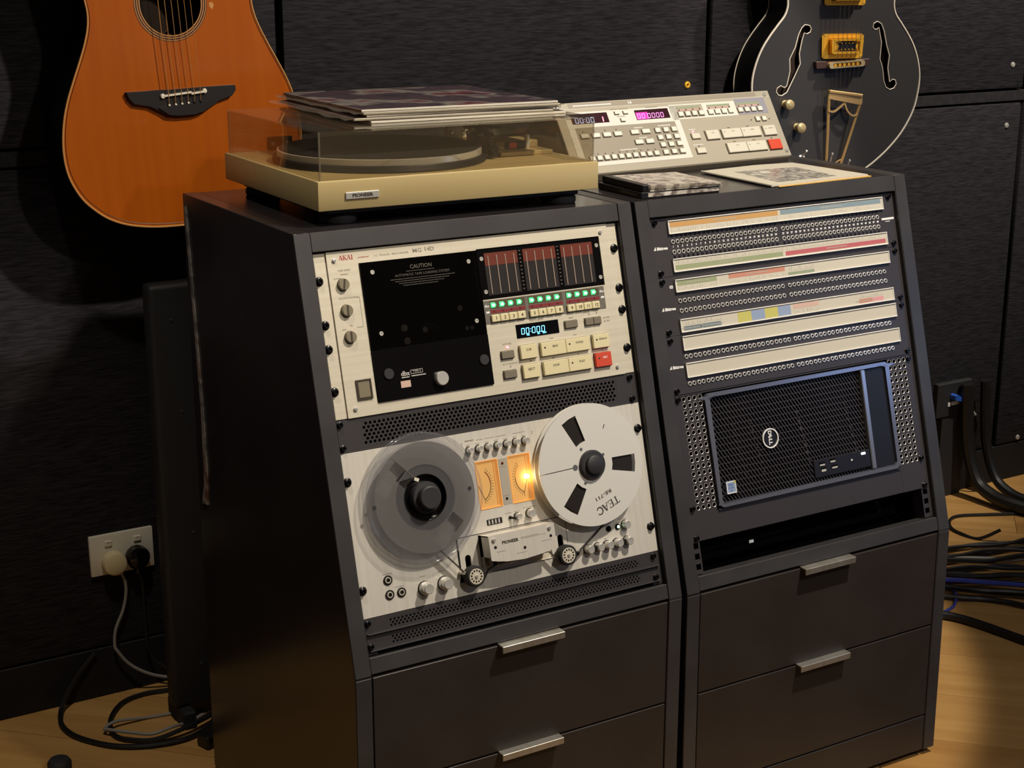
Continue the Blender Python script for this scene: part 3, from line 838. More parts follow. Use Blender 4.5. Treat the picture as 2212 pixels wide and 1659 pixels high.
    for a, b in ((366, 374), (417, 425)):
        g = G(); g.box(a, b, -8, 0, V(467), V(459.8), b=.6); part(g, 'button_guard', 'black_plastic', t)
    knob(430, 439.4, 6.0, 9)
    for u in (401.4, 417.4):
        g = G(); g.cyl(4.5, 1.6, (u, 0, V(441)), seg=20, c=.5); part(g, 'indicator', 'black_gloss', t)
    g = G(); g.lathe([(0, 2.6), (1.6, 2.2), (2.4, 1.5)], (418.2, 0, V(441)), seg=14); part(g, 'play_light', 'led_green_core', t)
    # jacks
    for u, v in ((42.4, 444), (42.4, 463.9), (60, 464)):
        g = G(); g.lathe([(6.6, 0), (6.6, 1.2), (5, 1.4), (4.8, .6), (3.6, .6), (3.4, 1.8), (2.6, 1.8), (2.2, .3), (0, .3)], (u, 0, V(v)), seg=22); j = part(g, 'jack', 'black_plastic', t)
        g = G(); g.lathe([(4.6, .7), (4.3, 2.0), (2.7, 2.0), (2.4, .9)], (u, 0, V(v)), seg=22); part(g, 'jack_ring', 'alu_grey', j)
    # head block
    g = G(); g.box(187, 302.2, 2.5, 4, V(464), V(410)); hb = part(g, 'head_plate', 'alu_warm', t)
    g = G(); g.box(188.4, 189.4, -6, 8, V(463), V(411)); g.box(196, 206, -14, 8, V(455), V(443), b=.6); g.box(222, 238, -16, 8, V(456), V(442), b=1); g.box(258, 274, -16, 8, V(456), V(442), b=1); part(g, 'tape_heads', 'alu_grey', hb)
    g = G(); g.box(197.6, 203.5, -14.6, -13.9, V(454.5), V(446)); g.bar(217, V(455), 216.4, V(461), 2.6, 8, 5); g.cyl(2.2, 2, (244, 8, V(457.6)), seg=12); g.cyl(2, 2, (272, 8, V(457)), seg=12); g.cyl(2.8, 2, (284, 8, V(456.6)), seg=12); part(g, 'head_gap', 'ebony', hb)
    for u, v in ((196, 460), (294, 456)): inst(ME_PSC, 'panel_screw', hb, (u, 8, V(v)))
    cov = [(188.2, V(411.4)), (189.2, V(410.8)), (293.4, V(410.4)), (294.8, V(411.6)), (294.6, V(445)), (293, V(446.4)), (270, V(450)), (241, V(452)), (212, V(450)), (190, V(445.4)), (188.6, V(444))]
    g = G(); g.prism(cov, -27.4, -24.8); g.box(188.4, 294.4, -25, 8, V(412.6), V(410.9)); g.box(188.4, 190.2, -25, 6, V(441), V(411)); g.box(292.8, 294.4, -25, 6, V(441), V(411))
    hc = part(g, 'head_cover', 'alu_deck', t)
    g = G(); g.text('PIONEER', 4.3, 221.4, V(423.4), -27.5, bold=.22, sx=1.12); part(g, 'lettering', 'print_dark', hc)
    g = G(); dash(g, 239, V(421.6), 268, .8, -27.4); dash(g, 239, V(423.2), 279, .8, -27.4); dash(g, 198.5, V(434.6), 212, .8, -27.4); dash(g, 229, V(442.4), 245.6, .8, -27.4); dash(g, 271, V(433), 288, .8, -27.4); part(g, 'lettering', 'print_grey', hc)
    for u, v in ((195.7, 417.2), (286.2, 416.6)): inst(ME_PSC, 'panel_screw', hc, (u, -27.4, V(v)))
    for u, v in ((197.2, 427.7), (287.2, 428), (243.4, 436.4)):
        g = G(); g.cyl(2.2, .3, (u, -27.3, V(v)), seg=14); part(g, 'screw_hole', 'ebony', hc)
    # tension rollers
    for u in (167.2, 318.2):
        v = 462.6
        g = G(); g.lathe([(4, 2), (4, -3), (8, -4), (14.2, -4.6), (14.6, -6), (14.6, -16), (13.4, -17.6), (11.6, -18), (11.2, -17), (0, -17)], (u, 0, V(v)), (0, 1, 0), 32); ro = part(g, 'tension_roller', 'rubber', t)
        g = G(); g.plate([circ(u, V(v), 10.9, 32)] + [circ(u, V(v), 9.2, 3, a + .16, a + .52 - .16 + .12) + circ(u, V(v), 6.4, 3, a + .16, a + .48)[::-1] for a in [2 * pi * i / 12 for i in range(12)]], -16.9, -17.9); part(g, 'spoked_disc', 'alu_warm', ro)
        inst(screw_chrome(2.6), 'roller_screw', ro, (u, -17.4, V(v)))
    g = G(); g.cyl(2.6, 14, (151.5, 0, V(455.4)), seg=14, c=1.4); part(g, 'tape_guide', 'wall_plate_white', t)
    g = G(); g.cyl(2.2, 13, (337, 0, V(463)), seg=14, c=.6); part(g, 'tape_guide', 'black_plastic', t)
    # fine print
    g = G()
    g.box(186.4, 200, -.15, 0, V(279.4), V(277.8))
    for u in (181.3, 295.2):
        for dv in (-1.4, 1.4): g.cyl(.8, .3, (u, 0, V(282.8 + dv)), seg=8)
    for a, b, c, d in ((205, 215, 281, 283.5), (218, 232, 281, 283.5), (235, 252, 281, 283.5), (264, 284, 281, 283.5)): dash(g, a, V(279.6), b, .9, -.05)
    for i in range(7): dash(g, 187 + 15.05 * i, V(284.4), 194 + 15.05 * i, .8, -.05); dash(g, 188 + 15.05 * i, V(286), 193 + 15.05 * i, .8, -.05)
    dash(g, 234, V(388.6), 245, .8, -.05); dash(g, 249, V(388.4), 259, .8, -.05); dash(g, 264, V(386), 286, .8, -.05); dash(g, 36, V(435.6), 50, .9, -.05); dash(g, 52, V(455.6), 66, .9, -.05); dash(g, 90, V(449), 99, .9, -.05); dash(g, 118, V(448), 128, .9, -.05); dash(g, 420, V(430.8), 435, .9, -.05); dash(g, 235.6, V(322.6), 245.6, .7, -.45); dash(g, 235.6, V(363.6), 245.6, .7, -.45)
    for u in (378.4, 394.6): g.box(u - 2.6, u + 1, -.2, 0, V(455), V(453.8))
    g.prism([(362, V(453.8)), (364.6, V(452.6)), (364.6, V(455))], -.2, 0)
    for u, v in ((94.8, 465.4), (125, 464.8)):
        for i in range(11):
            a = rad(-140 + 28 * i); g.cyl(.5, .2, (u + 12.6 * sin(a), 0, V(v) + 12.6 * cos(a)), seg=6)
    part(g, 'lettering', 'print_grey', t)
    screws(t, [(3.8, V(304.8)), (3.8, V(451)), (475.2, V(304.2)), (475.2, V(451))])


deck()


# ---- reels
RV = 342.0


def reel_root(name, label, u): return thing(name, label, 'tape reel', MD @ TR(u, -5.4, Vd(RV)), 'tape reels on the deck')


t = reel_root('tape_reel', 'white metal tape reel with three dark windows, on the right spindle of the deck', 376.0)
R = 88.4


def win(a):
    i, o = rad(13.5), rad(11.5)
    p = [(37, -.24), (37, .24), (76, .155), (76, -.155)]
    out = []
    for r, da in ((36, .25), (36, 0), (36, -.25), (75.5, -.175), (75.5, 0), (75.5, .175)):
        out.append((r * cos(a + da), r * sin(a + da)))
    return out


def flange(y0, y1, slit):
    outer = circ(0, 0, R, 96)
    if slit:
        w = .55
        a0 = math.asin(w / R); rim = circ(0, 0, R, 96, pi + .02 + a0 * 1.0, 3 * pi + .02 - a0)
        s0 = [(-24, w), (-24, -w)]
        outer = rim + [(-24.5, w + .2), (-24.5, -w)]
    return [outer, circ(0, 0, 9, 20)] + [win(rad(a)) for a in (113, -7, 233)]


g = G(); g.plate(flange(0, 0, True), -11.4, -12.6); part(g, 'front_flange', 'reel_white', t)
g = G(); g.plate([circ(0, 0, R, 96), circ(0, 0, 9, 20)] + [win(rad(a)) for a in (113, -7, 233)], 0, -1.2); part(g, 'rear_flange', 'reel_white', t)
g = G(); g.plate([circ(0, 0, 72, 64), circ(0, 0, 25, 32)], -2.6, -10); part(g, 'tape_pack', 'tape_brown', t)
g = G(); g.plate([circ(0, 0, 25.5, 40), circ(0, 0, 8, 20)], -1, -11.6); part(g, 'hub', 'reel_white', t)
g = G(); g.lathe([(21.4, 11.4), (21.4, 16), (19.8, 18), (13.8, 18.4), (13.4, 23.4), (12.2, 24.2), (0, 24)], seg=44); part(g, 'spindle_cap', 'reel_hub', t)
for a in (115, 180, 245, 25):
    r = 27 if a != 180 else 25
    g = G(); g.cyl(2.3 if a != 180 else 4.4, .5 if a != 180 else .2, (r * cos(rad(a)) - 3, -12.5, r * sin(rad(a))), seg=16); part(g, 'rivet', 'pc_silver', t)
g = G(); a = rad(200)
serif(g, 'TEAC', 36.6, -50.4, 11.2, -12.6, rot=a, sx=1.08)
g2 = G(); g2.text('RE-711', 5.2, 12.5, -46.5, -12.7, rot=a, bold=.12, sx=1.5)
part(g, 'lettering', 'print_dark', t); part(g2, 'lettering', 'print_dark', t)
g = G(); g.bar(27, 48, 30, 53, 1.2, -12.6, -12.75); g.bar(29, 53.2, 31, 53.4, .9, -12.6, -12.75); part(g, 'number_mark', 'print_dark', t)

t = reel_root('tape_reel', 'clear plastic tape reel with little tape, on the left spindle of the deck', 106.6)
def wedge(a, r0, r1, w): return [(r0 * cos(a) - w * sin(a), r0 * sin(a) + w * cos(a)), (r1 * cos(a) - w * sin(a), r1 * sin(a) + w * cos(a)), (r1 * cos(a) + w * sin(a), r1 * sin(a) - w * cos(a)), (r0 * cos(a) + w * sin(a), r0 * sin(a) - w * cos(a))]
cuts = [wedge(rad(133), 25, 66, 10), wedge(rad(133 + 180), 25, 66, 10)]
g = G(); g.plate([circ(0, 0, 75.5, 80), circ(0, 0, 44.5, 48)] + [wedge(rad(a_), 45.2, 66, 10) for a_ in (133, 313)], -11.4, -12.7); part(g, 'front_flange', 'reel_frost', t)
g = G(); g.plate([circ(0, 0, 44.5, 48), circ(0, 0, 31, 40)] + [wedge(rad(133), 31.6, 44, 10)], -11.4, -12.7); part(g, 'inner_flange', 'reel_clear', t)
g = G(); g.lathe([(75.5, 11.6), (75.5, 12.7), (84, 12.7), (85.4, 13.4), (86.6, 13.7), (87.8, 13.3), (88.4, 12.4), (88.3, 11.4), (87.4, 10.7), (86, 10.6)], seg=96); part(g, 'flange_rim', 'reel_clear', t)
g = G(); g.plate([circ(0, 0, 75.5, 80), circ(0, 0, 22, 32)], 0, -1.2); part(g, 'rear_flange', 'reel_clear', t)
g = G(); g.lathe([(75.5, 0), (75.5, 1.2), (85, 1.3), (86.8, 1.8), (88, 1.4), (88.5, .5), (88.1, -.4), (86.8, -.8)], seg=96); part(g, 'flange_rim', 'reel_clear', t)
g = G(); g.plate([circ(0, 0, 44, 56), circ(0, 0, 31, 40)], -2.6, -10.6); part(g, 'tape_pack', 'tape_brown', t)
g = G(); g.lathe([(32, 1), (32, 12.6), (31.4, 13.4), (30.2, 12.8), (29.8, 6), (10, 6)], seg=48); part(g, 'hub', 'black_gloss', t)
g = G(); g.lathe([(22, 6), (21.8, 16), (20.4, 18.2), (15.8, 18.6), (15.4, 28.6), (14, 29.6), (0, 29.4)], seg=44); part(g, 'spindle_cap', 'reel_hub', t)
g = G(); w_ = wedge(rad(133), 33, 74, .5); g.prism([(x + 8, y + 7) for x, y in w_], -12.7, -13.4); part(g, 'moulded_rib', 'sleeve_clear', t)
g = G(); g.box(-24, -17, -14.2, -13, 17, 21.5, m=Matrix.Rotation(rad(25), 4, 'Y')); part(g, 'tape_end', 'wall_plate_white', t, 'scrap of white leader tape at the hub')
for x, y in ((68, 0.5), (-77, -1)):
    g = G(); g.cyl(2.8, .6, (x, -12.5, y), seg=16); part(g, 'gate_mark', 'dark_rubber', t)

# ---- the strand of tape threaded between the reels
g = G()
path = [(88, 381), (115, 412), (143, 444), (153, 456.5), (160, 469), (168, 476.5), (178, 474), (190, 458), (205, 453.5), (241, 452.5), (290, 452.6), (304, 470), (314, 477), (326, 473), (337, 466), (343, 459.6), (372, 441.6), (396, 424)]
A = [g.bm.verts.new((u, -8.6, Vd(v))) for u, v in path]; B = [g.bm.verts.new((u, -14.6, Vd(v))) for u, v in path]
C_ = [g.bm.verts.new((u + .5, -8.6, Vd(v - .6))) for u, v in path]; D_ = [g.bm.verts.new((u + .5, -14.6, Vd(v - .6))) for u, v in path]
for i in range(len(path) - 1):
    for a, b in ((A, B), (D_, C_), (B, D_), (C_, A)): g.bm.faces.new((a[i], b[i], b[i + 1], a[i + 1]))
solo(g, 'recording_tape', 'tape_brown', 'thin brown strand of tape threaded past the heads between both reels', 'tape', MD)


# ================================================================== patch bays (right rack)
g = G(); g.lathe([(3.55, -1), (3.55, 1.2), (3.0, 1.7), (2.15, 1.7), (1.9, .6), (1.9, -1.5)], seg=14); ME_JACK = g.done('jack', 'jack_ring')
g = G(); g.lathe([(0, .25), (1.95, .25)], seg=12); ME_HOLE = None


def bay(v0, label, strips, rows, logo_v, nums=None, extra=None, black_rows=()):
    t = thing('patch_bay', label, 'patch bay', MR @ TR(0, 0, -(v0 + 88.6)), 'patch bays in the right rack')
    H = 88.6
    def V(v): return H - (v - v0)
    g = G(); g.box(0, W19, 0, 2.6, 0, H, b=.5); part(g, 'panel', 'black_metal', t)
    g = G(); hol = 0
    for v, pitch, u1, u25, pair in rows:
        for i in range(48):
            k = i % 24
            if pair: u = (u1 if i < 24 else u25) + (k // 2) * 17.3 + (k % 2) * 7.9
            else: u = (u1 if i < 24 else u25) + k * pitch
            inst(ME_JACK, 'jack', t, (u, 0, V(v)))
            g.cyl(2.0, .15, (u, -.02, V(v)), seg=10)
    part(g, 'socket_holes', 'void_black', t, kind='stuff')
    for u0, u1, va, vb, fills in strips:
        g = G(); g.box(u0, u1, -2.4, 0, V(vb), V(va)); g.box(u0, u1, -4.4, -2.2, V(va + 1.5), V(va), b=.3); g.box(u0, u1, -4.4, -2.2, V(vb), V(vb - 1.5), b=.3); g.box(u0, u0 + 1.2, -3.6, -2.2, V(vb), V(va)); g.box(u1 - 1.2, u1, -3.6, -2.2, V(vb), V(va))
        st = part(g, 'label_strip', 'strip_white', t)
        g = G(); g.box(u0 + 1.4, u1 - 1.4, -2.7, -2.3, V(vb - 1.6), V(va + 1.6)); part(g, 'paper_label', 'paper_cream', st)
        for a, b, c, d, mn in fills:
            g = G(); g.box(a, b, -2.85, -2.5, V(d), V(c)); part(g, 'colour_patch', mn, st)
        pr = G(); any_ = False
        for a, b, c, d, mn in fills:
            if mn in ('lab_orange', 'lab_blue', 'lab_green', 'lab_red', 'lab_salmon', 'lab_teal'):
                vv = (c + d) / 2; dash(pr, (a + b) / 2 - 22, V(vv), (a + b) / 2 + 22, 1.6, -2.9); any_ = True
        if fills:
            blanks = []
            va2, vb2 = va + 1.8, vb - 1.8
            for k in range(96):
                uu = u0 + 5 + k * (u1 - u0 - 10) / 96
                hit = [f for f in fills if f[0] - .5 < uu < f[1] + .5]
                if hit:
                    f = hit[0]
                    lo, hi = (f[3] + .6, vb2) if f[2] - va2 < vb2 - f[3] else (va2, f[2] - .6)
                    if hi - lo > 2: pr.box(uu, uu + 1.5, -2.78, -2.7, V(hi - .6), V(lo + 1.0 + random.random() * (hi - lo - 2.4))); any_ = True
            part(pr, 'lettering', 'lab_print', st)
        else: pr.bm.free()
    g = G()
    g.prism([(2.0, V(logo_v + 2.6)), (6.6, V(logo_v + 2.2)), (5.4, V(logo_v - 3.2))], -.2, 0); g.text('Bittree', 4.4, 17.6, V(logo_v + .4), -.1, bold=.35, sx=1.15)
    if nums:
        for i in range(48):
            u = (38 if i < 24 else 249.5) + (i % 24) * 8.56; g.text(str(i + 1), 3.0, u, V(nums), -.1, bold=.2)
        g.box(455.6, 482, -.3, 0, V(43.2), V(39.8)); g.box(463, 473, -.3, 0, V(46.2), V(45.2))
    if extra: g.text(extra[0], extra[3], extra[1], V(extra[2]), -.1, bold=.3)
    part(g, 'lettering', 'print_white', t)
    if nums:
        g = G()
        for i in range(48):
            u = (38 if i < 24 else 249.5) + (i % 24) * 8.56; g.cyl(2.4, .4, (u, 0, V(28.6)), seg=8); g.cyl(2.4, .4, (u + .3, 0, V(60.4)), seg=8)
        part(g, 'light_windows', 'jack_ring_black', t, kind='stuff')
    screws(t, [(u, V(v0 + dv)) for u in (8.75, 473.85) for dv in (6.35, 82.3)], ME_SCREW_S)


bay(0, 'topmost patch bay, with orange and blue, green and red label strips and numbered sockets', [
    (31.5, 460, 5.2, 25.8, [(35, 241.5, 8.2, 15.6, 'lab_orange'), (246.5, 455.4, 8.2, 15.4, 'lab_blue')]),
    (31.8, 460.2, 62.8, 83.2, [(35.4, 241.6, 72.8, 79.9, 'lab_green'), (247, 456, 73.2, 80, 'lab_red')])],
    [(37.2, 8.56, 38, 249.5, False), (52.7, 8.56, 38, 249.5, False)], 45, nums=44.6)
bay(88.9, 'middle patch bay, with green and salmon labels above and yellow and sky-blue labels below', [
    (30.5, 459.4, 94, 113.6, [(34.6, 108, 96.6, 103.6, 'lab_green'), (131, 241, 96, 103.2, 'lab_salmon'), (246.4, 300, 106.4, 110.8, 'pale_green')]),
    (30.3, 459, 153.8, 174.4, [(36, 70, 165.2, 171.4, 'lab_teal'), (71, 105.4, 165.2, 171.4, 'lab_teal'), (138.4, 164.6, 156.6, 172, 'lab_yellow'), (164.6, 191, 156.6, 172, 'lab_sky'), (191, 217, 156.6, 172, 'lab_yellow'), (217, 242.4, 156.6, 172, 'lab_sky'), (248, 300, 157, 164, 'lab_rose'), (384, 412, 165, 171.4, 'lab_salmon'), (412, 436, 165, 171.4, 'lab_pink')])],
    [(126.4, 8.6, 36.8, 248.6, False), (141.4, 8.6, 37, 249, False)], 136.4, extra=('03', 24.6, 104.4, 4.6))
bay(177.8, 'lowest patch bay, with two plain unprinted label strips', [
    (30.3, 459.6, 179.6, 201.8, []), (30.2, 460.6, 220.4, 243, [])],
    [(210.6, 0, 34.6, 245.6, True), (251.8, 0, 34.4, 245.4, True)], 224.2)


# ================================================================== computer in a rack mount (right rack)
P0 = 266.9; PH = 222.0
MP = MR @ TR(0, 0, -(P0 + PH))


def Vp(v): return PH - (v - P0)


t = thing('rack_mount_tray', 'black rack mount tray with perforated flanges framing the computer', 'rack tray', MP)
V = Vp
g = G(); g.box(54.6, 427.6, 0, 2, V(488.6), V(447), b=.3); g.box(0, 54.6, 0, 2, V(488.6), V(444.4)); g.box(427.6, W19, 0, 2, V(488.6), V(444.4)); g.box(0, 14.6, 0, 2, V(444.4), V(267.2)); g.box(469.4, W19, 0, 2, V(444.4), V(267.2)); g.box(0, W19, -1.2, 2, V(268.6), V(267))
g.box(56, 426, -3, 0, V(449.8), V(447.6), b=.6)
part(g, 'tray_front', 'black_metal', t)
def holeplate(x0, x1, z0, z1, cols, rows, r, y):
    g = G(); px, pz = (x1 - x0) / cols, (z1 - z0) / rows
    for c in range(cols):
        for q in range(rows):
            cx, cz = x0 + (c + .5) * px, z0 + (q + .5) * pz
            sq = [(px / 2, 0), (px / 2, pz / 2), (0, pz / 2), (-px / 2, pz / 2), (-px / 2, 0), (-px / 2, -pz / 2), (0, -pz / 2), (px / 2, -pz / 2)]
            O = [g.bm.verts.new((cx + a, y, cz + b)) for a, b in sq]; I = [g.bm.verts.new((cx + r * cos(pi / 4 * k), y, cz + r * sin(pi / 4 * k))) for k in range(8)]
            for k in range(8): g.bm.faces.new((O[k], O[(k + 1) % 8], I[(k + 1) % 8], I[k]))
    return g
g = holeplate(14.6, 54.6, V(444.4), V(268.6), 4, 17, 3.1, 0.2); part(g, 'perforated_flange', 'black_metal', t)
g = holeplate(427.6, 469.4, V(444.4), V(268.6), 4, 17, 3.1, 0.2); part(g, 'perforated_flange', 'black_metal', t)
for a_, b__ in ((14, 55), (427, 470)):
    g = G(); g.box(a_, b__, 5, 6, V(445), V(268)); part(g, 'backing', 'void_black', t)
g = G(); g.lathe([(3.9, 0), (3.6, .6), (3.1, .2), (3.0, -1)], seg=14, ref=(1, 0, 0)); ME_EYE = g.done('lit_hole_rim', 'jack_ring')  # pale rims paint the lit edges of the holes in the black sheet
for a, b in ((14.6, 54.6), (427.6, 469.4)):
    for c in range(4):
        for q in range(17):
            inst(ME_EYE, 'lit_hole_rim', t, (a + (c + .5) * (b - a) / 4, .1, V(444.4) + (q + .5) * (V(268.6) - V(444.4)) / 17))
screws(t, [(8.4, V(273.05)), (473.85, V(273.05)), (8.4, V(438.2)), (473.85, V(438.2)), (8.4, V(483.4)), (473.85, V(483.4))], ME_SCREW_S)

t = thing('desktop_computer', 'black desktop computer tower lying on its side in the right rack, slatted front', 'computer', MP)
g = G(); g.plate([rrect(56.6, 424.6, V(446.4), V(270.8), 9), rrect(63, 418.4, V(439.6), V(277.4), 5)], 2, -5.4); bev(g, .6); part(g, 'bezel', 'pc_bezel', t)
g = G(); g.box(62, 419.6, 5, 300, V(440), V(277)); part(g, 'chassis', 'void_black', t)
g = G(); g.box(374, 418.6, -1.5, 5, V(439.4), V(277.6), b=1.5); part(g, 'drive_bay_cover', 'pc_black', t)
g = G(); g.box(365, 374, -6, 5, V(438.8), V(278), b=1.2); part(g, 'trim_bar', 'pc_silver', t)
gx0, gx1, gz0, gz1 = 63, 365, V(439.4), V(277.6)
def bulge(x): return 3.2 * sin(pi * min(1, max(0, (x - gx0) / (gx1 - gx0))))
g = G()
SL = math.tan(rad(33))
hh = gz1 - gz0
x = gx0 - hh * SL
bars = []
while x < gx1:
    # bar from (x,gz1) down to (x+hh*SL, gz0), clipped to the opening
    t0 = max(0, (gx0 - x) / (hh * SL)); t1 = min(1, (gx1 - x) / (hh * SL))
    if t1 - t0 > .03:
        xa, xb = x + hh * SL * t0, x + hh * SL * t1; n_ = max(2, int((t1 - t0) * 7) + 1)
        P = [(xa + (xb - xa) * k / n_, gz1 - hh * (t0 + (t1 - t0) * k / n_)) for k in range(n_ + 1)]
        w = .95
        for (a, b), (c, d) in zip(P, P[1:]):
            y0, y1 = 2.2 - bulge(a), 2.2 - bulge(c)
            vs = [g.bm.verts.new(v) for v in ((a - w, y0, b), (a + w, y0, b), (c + w, y1, d), (c - w, y1, d), (a - w, y0 + 2, b), (a + w, y0 + 2, b), (c + w, y1 + 2, d), (c - w, y1 + 2, d))]
            for f in ((0, 1, 2, 3), (0, 4, 5, 1), (3, 2, 6, 7), (0, 3, 7, 4), (1, 5, 6, 2)): g.bm.faces.new([vs[k] for k in f])
    x += 6.25
q = gz0 + 10
while q < gz1 - 4:
    P = [(gx0 + (gx1 - gx0) * k / 10) for k in range(11)]
    for a, c in zip(P, P[1:]):
        y0, y1 = 2.8 - bulge(a), 2.8 - bulge(c); w = .45
        vs = [g.bm.verts.new(v) for v in ((a, y0, q - w), (c, y1, q - w), (c, y1, q + w), (a, y0, q + w), (a, y0 + 1.4, q - w), (c, y1 + 1.4, q - w), (c, y1 + 1.4, q + w), (a, y0 + 1.4, q + w))]
        for f in ((0, 1, 2, 3), (3, 2, 6, 7), (0, 4, 5, 1)): g.bm.faces.new([vs[k] for k in f])
    q += 9.6
part(g, 'grille', 'pc_grille', t, 'slanted black front slats', kind='stuff')
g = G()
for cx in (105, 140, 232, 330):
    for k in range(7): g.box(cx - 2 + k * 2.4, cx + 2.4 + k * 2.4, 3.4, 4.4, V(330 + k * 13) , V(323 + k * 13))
part(g, 'glint_bars', 'print_dim', t, 'dull metal catching light behind the slats')  # glints behind the slats, built as plain grey bars
cx, cz = 170, V(356.8)
g = G(); g.plate([circ(cx, cz, 15.6, 40), circ(cx, cz, 13.6, 40)], -1.2, -3.4); lg = part(g, 'badge_ring', 'print_white', t)
g = G(); g.plate([circ(cx, cz, 13.7, 40)], 0, -1.6); part(g, 'badge_disc', 'black_plastic', lg)
g = G()
for ch, d, r in (('D', 8.6, 0), ('E', 2.6, .7), ('L', -3.2, 0), ('L', -8.0, 0)): g.text(ch, 6.6, cx, cz + d, -1.9, rot=-pi / 2 + r, bold=.35, sx=1.05)
part(g, 'lettering', 'print_white', lg)
g = G(); g.box(75, 93.6, -2.2, 2, V(428.4), V(409.4)); stk = part(g, 'sticker', 'lab_sky', t, 'small blue and white sticker')
g = G(); g.plate([[(75.2, V(428.2)), (93.4, V(428.2)), (93.4, V(409.6)), (75.2, V(409.6))], [(76.8, V(426.6)), (92, V(426.6)), (92, V(411)), (76.8, V(411))]], -2.1, -2.4); part(g, 'sticker_border', 'print_white', stk)
g = G(); g.text('intel', 3.4, 83.4, V(414.6), -2.3, bold=.1); g.text('CORE', 3.2, 83.4, V(419.4), -2.3); g.text('i5', 3.6, 84, V(424), -2.3, bold=.1); part(g, 'lettering', 'print_blue', stk)
g = G(); g.box(89.4, 93.4, -2.6, -2.2, V(413.4), V(409.6)); part(g, 'sticker_corner', 'lab_yellow', stk)
g = G(); g.box(247.6, 364.6, -3.4, 4, V(433.6), V(405.6), b=.6); io = part(g, 'port_panel', 'pc_black', t)
for a, b, c, d in ((259, 269.4, 413.6, 416), (261, 270.4, 422, 425.6), (281, 291, 411.4, 414), (283, 294, 421.4, 424)):
    g = G(); g.box(a - .8, b + .8, -3.7, -3.2, V(d + .7), V(c - 3)); pt = part(g, 'port', 'void_black', io)
    g = G(); g.box(a, b, -4, -3.5, V(d), V(c)); part(g, 'port_tongue', 'print_light', pt)
g = G(); g.cyl(1.6, .6, (325, -3.4, V(417)), seg=12); part(g, 'audio_jack', 'print_white', io)
g = G(); g.box(346, 354.6, -4.2, -3.3, V(412.4), V(408.8), b=.8); part(g, 'power_button', 'led_white', io)

# the shallow black unit sitting deep in the open slot under the computer
t = thing('rack_unit', 'dark equipment deep in the open slot under the computer, one small white light', 'equipment', MR @ TR(0, 0, -536))
g = G(); g.box(20, 462, 60, 330, 3, 30, b=2); part(g, 'case', 'void_black', t)
g = G(); g.box(150, 158, 58.6, 60.4, 14, 18.4); part(g, 'light', 'unit_light', t)


# ================================================================== remote control console (on the right rack)
t = thing('remote_console', 'beige sloped remote control console with two lit displays and a red key', 'remote control', TR(549.6, 204.9, FZ + 28.6) @ Matrix.Rotation(0.056, 4, 'Z'))
TL = 1.004
MF = Matrix.Translation((0, 0, 11.4)) @ Matrix.Rotation(-(pi / 2 - TL), 4, 'X')
RW, RH = 472.7, 127.9


def rp(g, name, mname, parent=t, label=None): return part(g.xf(MF), name, mname, parent, label)


g = G(); g.prism([(6, 0), (0.5, 9.5), (66, 112), (84, 112), (150, 70), (158, 0)], 5, RW - 5, 'yz'); part(g, 'body', 'remote_under', t)
g = G(); g.box(0, RW, 0, 4, 0, RH, b=.8); rp(g, 'face_plate', 'remote_face')
g = G(); g.box(3, RW - 3, -.15, 0, 116.2, 116.8)
g.plate([[(16, 13), (250, 13), (250, 110), (16, 110)], [(28.6, 20), (238, 20), (238, 81.6), (28.6, 81.6)]], 0, -.5)
g.plate([[(236, 84), (384, 84), (384, 112), (236, 112)], [(250.4, 86.6), (309, 86.6), (309, 109.8), (250.4, 109.8)]], 0, -.5)
rp(g, 'bright_frame', 'remote_line')
g = G(); g.box(28.8, 237.8, -.3, 0, 20.2, 81.4); g.box(30, 440, -.1, 0, 117.5, 126); rp(g, 'inset_panel', 'remote_panel')
g = G(); g.box(386, 455.4, -.4, 0, 84.6, 115, b=.1); rp(g, 'lavender_panel', 'lav_panel')
for k, (a, b, dm) in enumerate(((27.2, 102.4, 'display_purple'), (160, 232, 'display_purple'))):
    g = G(); g.box(a, b, -1.0, 0, 88.6, 106.6, b=.2); dp = rp(g, 'display', dm)
    g = G(); x = a + 7
    if k == 0:
        for ch in '00:00':
            if ch == ':': g.box(x - .4, x + .6, -1.2, -1, 95.8, 97); g.box(x - .5, x + .5, -1.2, -1, 91.6, 92.8); x += 3.2
            else: seg7(g, ch, x, 90.4, 5.6, 8.4, -1.05, 1.1, .1); x += 9.4
        rp(g, 'digits', 'digit_blue', dp)
        g = G(); g.bar(a + 63, 90, a + 64, 99, 1.8, -1, -1.2); rp(g, 'digit', 'led_red', dp)
    else:
        g.box(a + 1, a + 26, -1.12, -.9, 89.4, 102); rp(g, 'magenta_glow', 'display_magenta', dp)
        g = G()
        for i, ch in enumerate('000000'): seg7(g, ch, a + 3 + 9.3 * i + (3 if i > 1 else 0), 91, 5.4, 8, -1.2, 1.0, .1)
        rp(g, 'digits', 'digit_pink', dp)


def rkey(u0, u1, v0, v1, mname='remote_key', h=3.2, nm='key', dot=False, txt=None):
    g = G(); g.box(u0 - 1.0, u1 + 1.0, -.7, 0, v0 - 1.2, v1 + .8); w = rp(g, 'key_well', 'key_dark_edge')
    g = G(); g.box(u0, u1, -h, -.2, v0, v1, b=.6); k = rp(g, nm, mname, w)
    if txt or dot:
        g = G()
        if txt: g.text(txt, 2.4, (u0 + u1) / 2 + (3 if dot else 0), v1 - (v1 - v0) * .32, -h - .1)
        if dot: g.cyl(1.2, .3, (u0 + 5.4, -h, v1 - (v1 - v0) * .34), seg=10)
        rp(g, 'lettering', 'print_grey', w)


